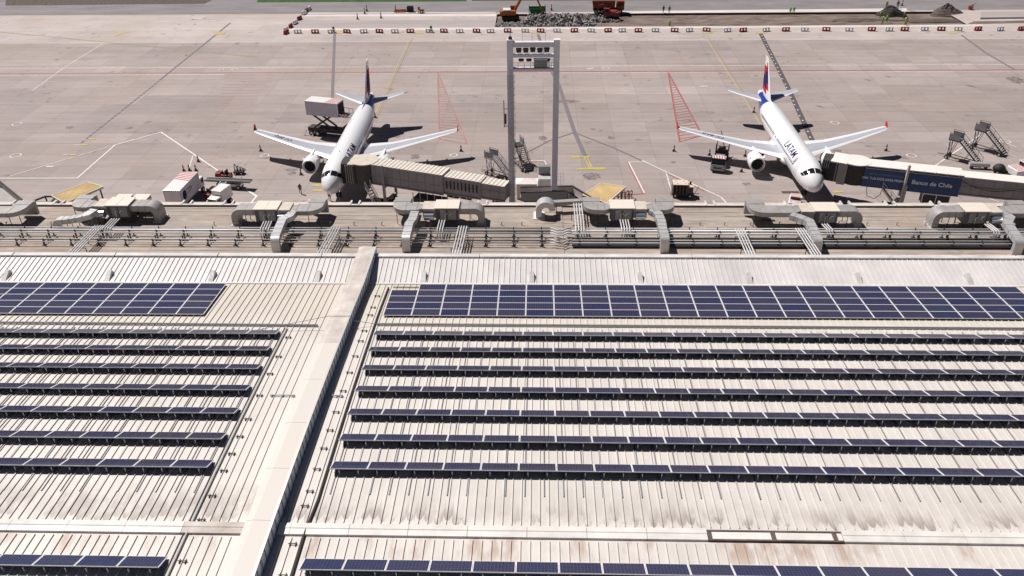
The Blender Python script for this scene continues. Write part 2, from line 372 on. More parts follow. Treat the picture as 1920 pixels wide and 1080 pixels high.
def text_part(name, txt, size, m, parent, mtx, **k):
    me = text_mesh(txt, size, **k); me.transform(mtx); me.materials.clear(); me.materials.append(m)
    o = bpy.data.objects.new(name, me); COL.objects.link(o); o.parent = parent; return o

# ------------------------------------------------------------------ ground, roads, markings
def sheet(name, m, x0, x1, y0, y1, z, skew=0):
    b = MB(); b.add([(x0, y0, z), (x1, y0, z), (x1+skew, y1, z), (x0+skew, y1, z)], [(0, 1, 2, 3)]); return struct(b.build(name, m))
sheet('ground', M_gravel, -3000, 3000, -1500, 5000, -.9)
YS = 197.4; YA = at(960, 23.5).y; PX0, PX1, PY0, PY1 = -11.0, 107.0, 210.4, YA-1.6
b = MB(); b.add([(-500, 15, 0), (500, 15, 0), (500, YS, 0), (-500, YS, 0)], [(0, 1, 2, 3)]); struct(b.build('apron', M_apron))
b = MB()
for x0, x1, y0, y1 in [(-500, PX0, YS, YA), (PX0, 500, YS, PY0), (PX0, PX1, PY1, YA), (PX1, 500, PY0, YA)]:
    b.add([(x0, y0, 0), (x1, y0, 0), (x1, y1, 0), (x0, y1, 0)], [(0, 1, 2, 3)])
struct(b.build('pale_apron_strip', M_strip))
b = MB(); zb = -.55
nx, ny = 60, 10
vs = []; fs = []
for j in range(ny+1):
    for i in range(nx+1):
        vs.append((PX0+(PX1-PX0)*i/nx, PY0+(PY1-PY0)*j/ny, zb+(random.uniform(0, .22) if 0 < j < ny else 0)))
for j in range(ny):
    for i in range(nx): k = j*(nx+1)+i; fs.append((k, k+1, k+nx+2, k+nx+1))
b.add(vs, fs, 0)
b.add([(PX0, PY1, zb), (PX1, PY1, zb), (PX1, PY1, 0), (PX0, PY1, 0)], [(0, 1, 2, 3)], 1)
b.add([(PX0, PY0, zb), (PX1, PY0, zb), (PX1, PY0, 0), (PX0, PY0, 0)], [(3, 2, 1, 0)], 1)
b.add([(PX0, PY0, zb), (PX0, PY1, zb), (PX0, PY1, 0), (PX0, PY0, 0)], [(0, 1, 2, 3)], 1)
b.add([(PX1, PY0, zb), (PX1, PY1, zb), (PX1, PY1, 0), (PX1, PY0, 0)], [(3, 2, 1, 0)], 1)
struct(b.build('excavated_earth', [M_earth, M_cut_shade]))
b = MB(); b.add([(-900, YA, 0), (900, YA, 0), (900, 1500, 0), (-900, 1500, 0)], [(0, 1, 2, 3)]); struct(b.build('taxiway', M_asph))
sheet('edge_line', M_yel_w, -500, -11, YA-.7, YA-.2, .004)
def poly(name, m, pts, z): # polygon from photo plan
    P = [at(x, y) for x, y in pts]; b = MB(); b.add([(p.x, p.y, z) for p in P], [list(range(len(P)))]); return struct(b.build(name, m))
poly('grass', M_grass, [(482, 4.5), (875, 2.6), (872, -14), (484, -14)], .01)
poly('gravel_verge', M_gravel, [(10, 10.5), (383, 7), (402, -2), (404, -14), (12, -14)], .01)
poly('gravel_verge', M_gravel, [(885, 2.0), (1460, -1.2), (1460, -14), (885, -14)], .01)
poly('pale_apron_strip', M_bright, [(573, 23.8), (930, 22.5), (930, 30.5), (566, 30.5)], .004)
poly('grey_lane', M_lane, [(560, 38), (928, 36.5), (928, 51), (546, 52.5)], .004)
poly('pale_apron_strip', M_bright, [(543, 53.4), (1000, 51.6), (1840, 45.6), (1845, 49), (1000, 55.2), (541, 57)], .006)
poly('pale_apron_strip', M_bright, [(1150, 21), (1700, 15.5), (1700, 21), (1150, 25.5)], .008)
poly('pale_apron_strip', M_lane, [(1840, 22), (1990, 20), (1990, 30.8), (1838, 32.8)], .004)
poly('trench_shade', M_cut_shade, [(1838, 36.5), (1990, 34), (1990, 31), (1838, 33)], .006)  # flat dark sheet, the shaded drop painted on level ground
poly('earth_strip', M_earth, [(1812, 45.5), (1990, 42), (1990, 37), (1826, 40)], .008)
def line(name, m, pts, wd, z, world=False):
    P = [Vector((x, y, 0)) if world else at(x, y) for x, y in pts]; b = MB()
    for p, q in zip(P, P[1:]):
        z += .0007; t = (q-p).normalized(); n = Vector((-t.y, t.x, 0))*wd/2; e = t*wd*.25
        b.add([(v.x, v.y, z) for v in (p-n-e, q-n+e, q+n+e, p+n-e)], [(0, 1, 2, 3)])
    return struct(b.build(name, m))
YR = at(960, 134.7).y; YW = at(960, 124.4).y
line('white_line', M_white_w, [(-170, YW), (170, YW)], .22, .004, True)
line('red_line', M_red_edge, [(-140, YR), (2, YR)], .42, .004, True); line('red_line', M_red_p, [(-38, YR), (170, YR)], .5, .008, True)
line('white_line', M_white_w, [(-140, YR-1.15), (-68, YR-1.15)], .22, .004, True)
line('white_line', M_white_w, [(0, YR-.75), (170, YR-.75)], .14, .004, True)
for k in range(13):
    y0 = 141+k*5.6; x0 = 424-k*1.6+random.uniform(-2, 2); x1 = 512-k*3.4+random.uniform(-9, 4); line('faded_red_paint', M_pink, [(x0, y0), (x1, y0-.3)], .55, .012)
for name, m, A, B, C in (('red_hatch', M_red_w, (821, 136), (824.5, 261), (876, 270)), ('red_hatch', M_red_p, (1253, 136), (1274.5, 266), (1317, 254))):
    line(name, m, [A, B, C, A], .32, .016); a, bb, c = at(*A), at(*B), at(*C); bm_ = MB(); N = 27
    for k in range(2, N):
        t = k/N; p = a.lerp(bb, t); q = a.lerp(c, t); q = Vector((q.x, p.y+(q.y-p.y)*.5, 0)); n = Vector((0, .14, 0))
        bm_.add([(v.x, v.y, .02) for v in (p-n, q-n, q+n, p+n)], [(0, 1, 2, 3)])
    struct(bm_.build(name, m))
for off in (-.3, .3):
    for A, B in (((771, 72), (703, 221)), ((1325.5, 70), (1436, 245))):
        p, q = at(*A), at(*B); line('yellow_line', M_yel_w if off < 0 else M_yel_f, [(p.x+off, p.y), (q.x+off, q.y)], .2, .024, True)
line('grey_guide_line', M_tyre_p, [(627.5, 62), (623, 186)], .62, .028)
line('grey_guide_line', M_tyre_d, [(1426, 63), (1478, 165), (1522, 262)], 1.0, .028)
p, q = at(1428, 66), at(1518, 255); b = MB()
for k in range(26):
    c = p.lerp(q, k/25+random.uniform(-.01, .01)); b.rbx((c.x+random.uniform(-.1, .1), c.y), .26, .5, .034, .036, random.uniform(-.3, .3))
struct(b.build('white_dashes', M_white_w))
line('grey_guide_line', M_tyre_p, [(432, 43), (300, 150)], .5, .028); line('grey_guide_line', M_tyre_p, [(1009, 65), (1028, 121), (1048, 160), (1078, 250), (1102, 303)], .75, .028)
p, q = at(298, 152), at(150, 270)
for k in range(24): a = p.lerp(q, k/24); c = p.lerp(q, (k+.55)/24); line('grey_guide_dash', M_tyre_p, [(a.x, a.y), (c.x, c.y)], .42, .028, True)
for pts in ([(1075, 249), (1030, 264), (986, 287)], [(1078, 249), (1150, 277), (1207, 303)]): line('grey_guide_line', M_tyre_p, pts, .32, .032)
line('white_line', M_white_w, [(1204, 301), (1250, 323), (1352, 370), (1362, 381)], .26, .036)
line('red_line', M_red_edge, [(1250, 325.5), (1320, 358)], .2, .038)
line('white_line', M_white_w, [(1249, 324), (1261, 366)], .24, .037)
line('red_line', M_red_edge, [(1177, 305.5), (1206, 363), (1176, 366)], .24, .036); line('white_line', M_white_p, [(1208, 304), (1179, 304.5), (1208, 362)], .2, .04)
line('white_line', M_white_w, [(993, 302), (1021, 302), (1027, 318)], .3, .036); line('red_line', M_red_edge, [(993, 303.5), (1019.5, 303.5), (1025, 317)], .16, .04)
line('white_line', M_white_p, [(-60, 334.5), (145, 334.3), (216, 272), (302, 248), (416, 325)], .25, .036)
line('white_line', M_white_p, [(462, 356), (481, 368), (470, 382)], .32, .036)
line('white_line', M_white_w, [(18, 331), (110, 303), (216, 272)], .2, .032); line('white_line', M_white_w, [(362, 292), (354, 318)], .2, .032)
line('white_line', M_white_w, [(1752, 312), (1837, 254)], .28, .036); line('white_line', M_white_w, [(1885, 268), (1905, 276)], .22, .036)
line('white_line', M_white_w, [(1836, 365), (1872, 379)], .22, .036)
line('faint_line', M_yel_f, [(0, 60), (200, 79), (480, 107)], .4, .012); line('faint_line', M_white_w, [(192, 82), (120, 127), (60, 170)], .2, .012)
line('faint_line', M_tyre_p, [(1803, 66), (1850, 100), (1905, 132)], .5, .012)
for x, y, m in ((172, 261, M_yel_p), (159, 271.5, M_yel_p), (137, 290.5, M_yel_w), (94, 312.3, M_white_p)):
    line('paint_dash', m, [(x-6, y), (x+6, y)], .55 if m is not M_white_p else .35, .036)
for x, y in ((157, 261.5), (143, 272), (122, 290.5)): line('paint_dash', M_white_w, [(x-5, y), (x+6, y)], .2, .036)
for pts, m in (([(215, 60), (243, 60), (216, 68)], M_yel_w), ([(399, 60), (424, 59), (421, 64), (402, 66)], M_yel_w)): poly('yellow_mark', m, pts, .036)
for x in (632, 783, 1004, 1322, 1424, 1785):
    poly('yellow_mark', M_yel_w, [(x-8, 63.5), (x+9, 63), (x+22, 57.5), (x-4, 58)], .036)
for x, y in ((594, 348), (595.5, 357.5), (1573, 343.5), (1570.5, 360)): line('yellow_bar', M_yel_p, [(x-7, y), (x+9, y-.4)], .6, .036)
line('yellow_mark', M_yel_p, [(1073, 294.5), (1086, 294.5)], .75, .036); line('yellow_mark', M_yel_p, [(1090, 294), (1105, 293.8)], .4, .036); line('yellow_mark', M_yel_p, [(1096, 295), (1106, 317)], .24, .04); line('yellow_mark', M_yel_p, [(1100.5, 295), (1111, 316.5)], .24, .04)
line('yellow_mark', M_yel_p, [(1083, 317.5), (1117, 316.5)], .55, .044); line('yellow_mark', M_yel_p, [(1117, 316.8), (1133, 316.3)], .9, .048)
def ring(x, y, r, m=M_white_w):
    c = at(x, y); b = MB(); N = 28
    for k in range(N):
        a0, a1 = 2*PI*k/N, 2*PI*(k+1)/N
        b.add([(c.x+rr*cos(a), c.y+rr*sin(a), .036) for rr, a in ((r, a0), (r, a1), (r-.2, a1), (r-.2, a0))], [(0, 1, 2, 3)])
    struct(b.build('white_ring', m))
for x, y, r in ((32, 233, .9), (29.5, 292, .95), (496, 292, .8), (1565, 230.5, .85), (851, 291.5, .7), (1709, 292, .85), (1884, 265.5, .95), (1136, 128.5, .8), (415, 130.3, .6), (440, 130.2, .7)): ring(x, y, r)
for pts in ([(1102, 129), (1112, 128)], [(1312, 162.5), (1326, 161.5)]): line('white_mark', M_white_w, pts, .5, .036)
for x, y, l in ((1482, 360.5, 14), (1500, 373, 9)): line('drain_cover', M_brn, [(x-l, y), (x+l, y)], .7, .036)

M_oil = worn('oil_spot', (.13, .11, .105), (.27, .228, .215), .38, .62, 1.3)
def blot(px, py, rx, ry, seed):
    c = at(px, py); rr = random.Random(seed); b = MB(); N = 22
    b.add([(c.x+rx*cos(2*PI*k/N)*rr.uniform(.6, 1.1), c.y+ry*sin(2*PI*k/N)*rr.uniform(.6, 1.1), .01) for k in range(N)], [list(range(N))]); struct(b.build('oil_stain', M_oil))
for i, q in enumerate(((1018, 259, .9, 1.1), (1023, 266, .5, .6), (1146, 258, .8, .9), (1110, 330, 1.6, 1.5), (548, 325, .9, 1.0), (545, 318, 1.2, .6), (1112, 242, .5, .5), (1060, 190, 3.2, 1.2), (778, 293, 1.0, 1.4), (1492, 283, .8, .8), (1570, 283, .9, .7), (130, 239, 1.0, .7), (242, 240, .8, .6), (14, 329, .6, .4), (1905, 150, 2.2, 2.4), (1400, 345, .7, .5), (930, 318, .8, .7), (1262, 304, .5, .4))): blot(*q, i)

# ------------------------------------------------------------------ terminal roof
RX = -12.65; WX0 = -13.95; RIB = .46
def rz_(y): return 23.35-(y-27)**2/520
term = thing('terminal_building', 'long white terminal roof with standing seams, stained ridge cap and flat terrace behind', 'building')
YEND = 51.7; ZS0 = rz_(YEND)
def seam_roof(name, x0, x1, off):
    ys = [9+i*1.0 for i in range(43)]+[YEND]; b = MB()
    vs = []; fs = []
    for y in ys: vs += [(x0, y, rz_(y)), (x1, y, rz_(y))]
    for i in range(len(ys)-1): fs.append((2*i, 2*i+1, 2*i+3, 2*i+2))
    b.add(vs, fs)
    x = x0+off; ys2 = [9+i*2.5 for i in range(18)]+[YEND-.05]
    while x < x1-.1:
        for part_ys in ([y for y in ys2 if y < 26.2]+[26.6], [27.55]+[y for y in ys2 if y > 28]):
            b.loft([[(x-.02, y, rz_(y)-.01), (x-.014, y, rz_(y)+.062), (x+.014, y, rz_(y)+.062), (x+.02, y, rz_(y)-.01)] for y in part_ys])
        x += RIB
    # skirt below the sheet
    b.bx(x0, x1, 9, YEND, 17, 21.4); return b.build(name, M_roof, term)
seam_roof('roof_sheet', RX, 62, .42); seam_roof('roof_sheet', -66, WX0, .2)
# upper roof band rising to the parapet
SL = math.tan(rad(9)); YT = 54.72; ZT = ZS0+(YT-YEND)*SL
for x0, x1 in ((-66, WX0), (RX, 62)):
    b = MB(); b.add([(x0, YEND, ZS0), (x1, YEND, ZS0), (x1, YT, ZT), (x0, YT, ZT)], [(0, 1, 2, 3)])
    x = x0+.3
    while x < x1-.1:
        b.loft([[(x-.018, y, z-.01), (x-.012, y, z+.06), (x+.012, y, z+.06), (x+.018, y, z-.01)] for y, z in ((YEND+.05, ZS0+.05*SL), (YT, ZT))]); x += .41
    b.build('upper_roof_band', M_strip_roof, term)
    b = MB(); b.bx(x0, x1, YEND-.12, YEND+.05, ZS0-.03, ZS0+.07); b.build('base_flashing', M_cap, term)
    b = MB(); b.bx(x0, x1, YT+.0, YT+.1, ZT-.3, ZT+.1, 0)
    b.build('coping_upstand', M_rust, term)
    x = x0
    cp = None
    while x < x1:
        L = min(8.2, x1-x); b = MB()
        b.side([(YT-.03, ZT+.07), (YT+.02, ZT+.15), (YT+.45, ZT+.17), (YT+.5, ZT-.2), (YT+.1, ZT-.2)], x+.04, x+L-.04); b.build('coping', M_coping, term, bevel=.03); x += 8.2
b = MB(); b.bx(-66, 62, YT+.1, YT+.44, 10, ZT+.1); b.build('rear_wall', M_coping, term)
for x in [at(px, 531, ZS0).x for px in (2, 197, 393, 593, 793, 997, 1201, 1406, 1611, 1818)]:
    b = MB(); b.add([(x-.2, YEND+.06, ZS0+.02), (x+.2, YEND+.06, ZS0+.02), (x+.2, YEND+1.2, ZS0+.17), (x-.2, YEND+1.2, ZS0+.17), (x-.15, YEND+1.0, ZS0+.52), (x+.15, YEND+1.0, ZS0+.52)],
        [(0, 1, 5, 4), (1, 2, 5), (2, 3, 4, 5), (3, 0, 4)]); b.build('gusset', M_coping, term)
# ridge caps
def ridge(x0, x1, m):
    b = MB(); b.side([(26.72, 23.34), (26.74, 23.47), (27.06, 23.49), (27.1, 23.52), (27.42, 23.49), (27.48, 23.34)], x0, x1); b.build('ridge_cap', m, term)
XA, XB = at(1327, 1008, 23.4).x, at(1580, 1010, 23.4).x
b = MB(); b.bx(XA, XB, 26.72, 26.81, 23.3, 23.46); b.bx(XA, XB, 27.28, 27.36, 23.3, 23.46)
for x in (XA+.1, XA+(XB-XA)*.49, XB-.35): b.bx(x-.11, x+.11, 26.813, 27.277, 23.3, 23.45)
b.build('open_ridge_frame', M_rust, term)
b = MB(); b.bx(XA+.01, XB-.01, 26.82, 27.27, 23.3, 23.42); b.build('ridge_infill', M_cap, term)
x = XA-.02
while x > RX+.2: ridge(max(x-2.86, RX+.1), x, M_cap); x -= 2.88
x = XB+.02
while x < 62: ridge(x, min(x+2.86, 62), M_cap); x += 2.88
x = WX0-.1
while x > -62: ridge(x-2.86 if x < -17 else x-3.2, x, M_cap if x < -17 else M_wallt2); x -= 2.88 if x < -17 else 3.22
# dividing parapet
def wz(y): return rz_(y)+.86 if y < 50 else rz_(50)+.86
segs = [9, 15, 19.5, 23.4, 26.9, 30.4, 34, 38, 42, 46, 50, 53, YT+.85]
for i, (y0, y1) in enumerate(zip(segs, segs[1:])):
    b = MB(); b.loft([[(WX0-.02, y, rz_(min(y, 51))-.1), (RX+.03, y, rz_(min(y, 51))-.1), (RX+.03, y, wz(y)-.02), (RX+.03, y, wz(y)), (WX0+.35, y, wz(y)+.02), (WX0-.02, y, wz(y)-.06)] for y in (y0+.008, y1-.008)])
    b.build('parapet_cap', M_wallt if y1 < 43 else M_wallt2, term)
b = MB(); y = 9
while y < YT:
    z1 = wz(y)-.07; b.bx(RX+.046, RX+.09, y, y+.06, rz_(min(y, 51))-.05, z1, 1); y += .6
b.loft([[(RX+.031, y, rz_(min(y, 52))-.05), (RX+.045, y, rz_(min(y, 52))-.05), (RX+.045, y, wz(y)-.06), (RX+.031, y, wz(y)-.06)] for y in segs]); b.build('parapet_cladding', [M_wallc, M_steel], term)
b = MB(); b.loft([[(RX-.05, y, wz(y)-.03), (RX+.06, y, wz(y)-.03), (RX+.06, y, wz(y)+.03), (RX-.05, y, wz(y)+.03)] for y in segs]); b.build('parapet_trim', M_alu, term)
# terrace
TZ = 10.0; TE = 89.1
b = MB(); b.bx(-95, 95, YT+.44, TE, 9.2, TZ); b.build('terrace_roof', M_terr, term)
b = MB(); b.bx(-95, 95, TE-3, TE-2.6, 0, 9.2); b.build('facade_wall', M_beige_d, term)
xs = at(1050, 430, TZ).x
b = MB(); b.bx(xs-.35, xs+.35, YT+.9, TE-.3, TZ, TZ+.09); b.build('expansion_joint', M_terr, term)
b = MB(); b.bx(-95, 95, TE-.22, TE+.1, TZ, TZ+.24, 0); b.build('edge_kerb', [M_coping], term)
b = MB(); b.bx(-95, 95, TE-.26, TE-.224, TZ, TZ+.2); b.build('shaded_kerb_face', M_rust, term)  # dark strip paints the shade on the near side of the kerb
gaps = [at(px, 382, TZ).x for px in (-240, 35, 112, 352, 430, 667, 748, 905, 1330, 1478, 1583, 1667, 1752, 1950)]
for a, c in zip(gaps, gaps[1:]):
    b = MB(); b.bx(a+.45, c-.45, TE+.1, TE+.85, TZ-.15, TZ+.1)
    b.bx(a+.42, a+.62, TE-.1, TE+1.0, TZ+.02, TZ+.3, 1); b.bx(c-.62, c-.42, TE-.1, TE+1.0, TZ+.02, TZ+.3, 1); b.build('edge_panel', [M_beige, M_coping], term)
# mounting rails on the roof
def rail_mesh(y0, y1):
    b = MB(); ys = [y0+(y1-y0)*i/8 for i in range(9)]
    b.loft([[(-.025, y, rz_(y)), (-.025, y, rz_(y)+.06), (.025, y, rz_(y)+.06), (.025, y, rz_(y))] for y in ys]); return b
r0 = rail_mesh(29.45, 45.0).build('mounting_rail', M_steel, term, loc=(-10.55, 0, 0)); x = -10.55+1.06
while x < 42: part(r0, term, (x, 0, 0)); x += .99 if (x*10) % 3 else 1.06
x = -17.6
while x > -50: part(r0, term, (x, 0, 0)); x -= 1.0

# ------------------------------------------------------------------ solar panels
PW, PD = 1.98, .99
pm = MB(); pm.bx(-.955, .955, -.465, .465, -.03, .0, 1, 0)
proto_p = pm.build('solar_panel', [M_cell, M_pback])
fm = MB()
for a in ((-.98, .98, -.49, -.466), (-.98, .98, .466, .49), (-.98, -.945, -.466, .466), (.945, .98, -.466, .466)): fm.bx(*a, -.03, .012)
proto_f = fm.build('panel_frame', M_frame)
def add_panel(root, loc, tilt):
    p = proto_p.copy(); COL.objects.link(p); p.parent = root; p.location = loc; p.rotation_euler = (-tilt, 0, 0)
    f = proto_f.copy(); COL.objects.link(f); f.parent = p; return p
TILT = rad(21.5)
rowY = [44.6, 42.62, 40.54, 38.35, 36.15, 33.94, 31.73, 25.3]
post0 = MB().bx(-.022, .022, -.022, .022, 0, .34).build('support_post', M_alu)
def solar_row(k, x0, x1, direction, label):
    y = rowY[k]; z = rz_(y)+.12; n = int(round((x1-x0)/PW))
    root = thing('solar_panel_row', label, 'solar panels', ((x0+x1)/2, y, z), 0, 'tilted solar panel rows on the roof')
    cx = (x0+x1)/2; cy, cz = -.495*cos(TILT), .495*sin(TILT)
    for i in range(n):
        X = (x0+PW*(i+.5) if direction > 0 else x1-PW*(i+.5))-cx
        add_panel(root, (X, cy, cz), TILT)
        for dx in (-.5, .5):
            q = part(post0, root, (X+dx, -.88, rz_(y-.88)-z))
    b = MB(); a = Vector((0, -.2*cos(TILT), .2*sin(TILT)-.07)); c = Vector((0, -.66*cos(TILT), .66*sin(TILT)-.07))
    for q in (a, c): b.bar((x0-cx, q.y, q.z), (x1-cx, q.y, q.z), .04, .05)
    b.build('support_rail', M_alu, root); return root
ordn = ['first', 'second', 'third', 'fourth', 'fifth', 'sixth', 'seventh']
for k in range(8):
    y = rowY[k]; xr = at(1920, 560+k*10, 23).x
    half = (y*1.0+8)*.64+4 # how far the row runs to the edge of what is seen
    n = int((at(1960, [628, 660, 696, 737, 783, 832, 890, 1085][k], 23.4).x+10.8)/PW)+5
    if k < 7: lab = 'tilted solar panel row right of the parapet, %s counted from the flat array' % ordn[k]
    else: lab = 'nearest solar panel row right of the white parapet, alone below the ridge cap'
    solar_row(k, -10.82, -10.82+n*PW, 1, lab)
    n = int((-17.3-at(-40, [620, 650, 683, 720, 766, 815, 868, 1045][k], 23.4).x)/PW)+4
    if k < 7: lab = 'tilted solar panel row left of the parapet, %s counted from the flat array' % ordn[k]
    else: lab = 'nearest solar panel row left of the white parapet, alone below the ridge cap'
    solar_row(k, -17.3-n*PW, -17.3, -1, lab)
def flat_array(x0, cols, skip, label):
    root = thing('solar_panel_array', label, 'solar panels', (x0, 48.9, rz_(48.9)), 0, 'flat solar arrays behind the tilted rows')
    for j in range(5):
        y = 46.6+.945*(j+.5); z = rz_(y)+.16; tl = -math.atan(-(y-27)/260)
        for i in range(cols):
            if (i, j) in skip: continue
            p = add_panel(root, (PW*(i+.5), y-48.9, z-rz_(48.9)), tl); p.scale = (1, .955, 1)
    b = MB()
    for y in (46.9, 48.4, 49.8, 51.0): b.bar((0, y-48.9, rz_(y)+.08-rz_(48.9)), (cols*PW, y-48.9, rz_(y)+.08-rz_(48.9)), .04, .06)
    b.build('support_rail', M_steel_d, root)
flat_array(-10.68, 23, {(0, 4)}, 'flat blue solar array five panels deep right of the white parapet')
flat_array(-23.25-11*PW, 11, set(), 'flat blue solar array five panels deep left of the white parapet')
bpy.data.objects.remove(proto_p); bpy.data.objects.remove(proto_f); bpy.data.objects.remove(post0)
# conduits and brackets
def conduit(label, pts, r=.05, m=M_steel, cat='conduit', n=6):
    b = MB(); b.ptube(pts, r, n); o = b.build('cable_conduit', m); return tag(o, label, cat)
ys = [21+i*2 for i in range(14)]
conduit('dark cable conduit running along the left ends of the right-hand solar rows', [(-11.05-(.15 if y < 28 else 0), y, rz_(y)+.09) for y in ys if y < 48]+[(-11.0, 50.9, rz_(51)+.1)], .06, M_steel_d)
conduit('pale cable conduit running along the right ends of the left-hand solar rows', [(-16.95, y, rz_(y)+.1) for y in ys if y < 46], .05, M_alu)
conduit('thin dark conduit beside the pale conduit at the left-hand solar rows', [(-17.1, y, rz_(y)+.06) for y in ys if y < 46], .045, M_steel_d)
conduit('grey conduit lying across the roof in front of the right flat array', [(-10.9, 45.5, rz_(45.5)+.12), (10, 45.45, rz_(45.5)+.12), (42, 45.4, rz_(45.5)+.12)], .07, M_steel)
conduit('grey conduit lying across the roof in front of the left flat array', [(-14.9, 45.3, rz_(45.4)+.12), (-30, 45.4, rz_(45.4)+.12), (-50, 45.45, rz_(45.4)+.12)], .07, M_steel)
conduit('thin cable crossing the dividing parapet in front of the flat arrays', [(-19, 44.6, rz_(44.6)+.1), (-14, 45.2, wz(45.2)+.06), (-12.5, 45.25, wz(45.2)+.06), (-12.4, 45.3, rz_(45.2)+.5), (-10.9, 45.5, rz_(45.5)+.1)], .018, M_steel)
b0 = MB(); b0.bar((-.22, 0, .08), (.22, 0, .08), .035); b0.bar((-.14, -.12, .05), (-.14, .12, .05), .03, .07); b0.bar((.14, -.12, .05), (.14, .12, .05), .03, .07)
br = tag(b0.build('pipe_bracket', M_steel_d), 'small dark bracket on a roof seam left of the right-hand solar rows', 'bracket', 'brackets left of the right-hand solar rows')
br.location = (-11.62, 24.4, rz_(24.4))
for y in (26.2, 28.6, 29.6, 31.2, 32.8, 34.3, 35.9, 37.9, 39.8, 41.6, 43.4, 44.7, 46.8, 47.9, 49.6): dup(br, (-11.62, y, rz_(y)), 0)
for i, y in enumerate((22, 25.1, 27.6, 29.2, 31, 32.3, 33.7, 35.2, 37.4, 39.6, 41.5, 43.8)):
    o = dup(br, (-16.55, y, rz_(y)), 0, 'small dark bracket on a roof seam right of the left-hand solar rows'); o['group'] = 'brackets right of the left-hand solar rows'
for x0, x1, lab in ((-15.9, -14.4, 'short dark bar bolted across the seams left of the parapet'), (-12.3, -11.5, 'short dark bar bolted across the seams right of the parapet')):
    b = MB(); b.bar((x0, 37.4, rz_(37.4)+.1), (x1, 37.4, rz_(37.4)+.1), .05); 
    for x in (x0+.1, (x0+x1)/2, x1-.1): b.bx(x-.04, x+.04, 37.3, 37.5, rz_(37.4), rz_(37.4)+.09)
    tag(b.build('seam_bar', M_steel), lab, 'bracket')
#PART2
# ------------------------------------------------------------------ aircraft
RFN = [(0, .04, 3.3), (.06, .28, 3.31), (.2, .5, 3.33), (.45, .78, 3.37), (.8, 1.04, 3.42), (1.25, 1.27, 3.49), (1.75, 1.45, 3.56), (2.3, 1.6, 3.62), (3, 1.74, 3.67), (4, 1.88, 3.72), (5.2, 1.96, 3.75), (6.5, 1.975, 3.75),
       (10, 1.975, 3.75), (15, 1.975, 3.75), (20, 1.975, 3.75), (24, 1.975, 3.75), (26, 1.93, 3.79), (28, 1.8, 3.91), (30, 1.58, 4.1), (32, 1.28, 4.35), (34, .98, 4.6), (35.8, .72, 4.82), (36.3, .64, 4.87), (37, .5, 4.96), (37.4, .38, 5.0), (37.5, .2, 5.02)]
def fus(x):
    for (a, r, z), (b_, r2, z2) in zip(RFN, RFN[1:]):
        if a <= x <= b_:
            t = (x-a)/(b_-a)
            return r+(r2-r)*t, z+(z2-z)*t
    return .2, 5
def fpt(x, th, off=0.0, side=1):  # th from the crown, side +1 = +x local
    r, z = fus(x); r += off
    return Vector((side*r*sin(th), x, z+1.045*r*cos(th)))
def airfoil(xle, c, y, z, th, n=5):
    top = [(0, 0), (.03, .35), (.14, .8), (.35, 1), (.7, .55), (1, 0.04)]
    up = [(y, xle+c*u, z+th*c*h*.55) for u, h in top]; lo = [(y, xle+c*u, z-th*c*h*.45) for u, h in top[::-1]]
    return up+lo
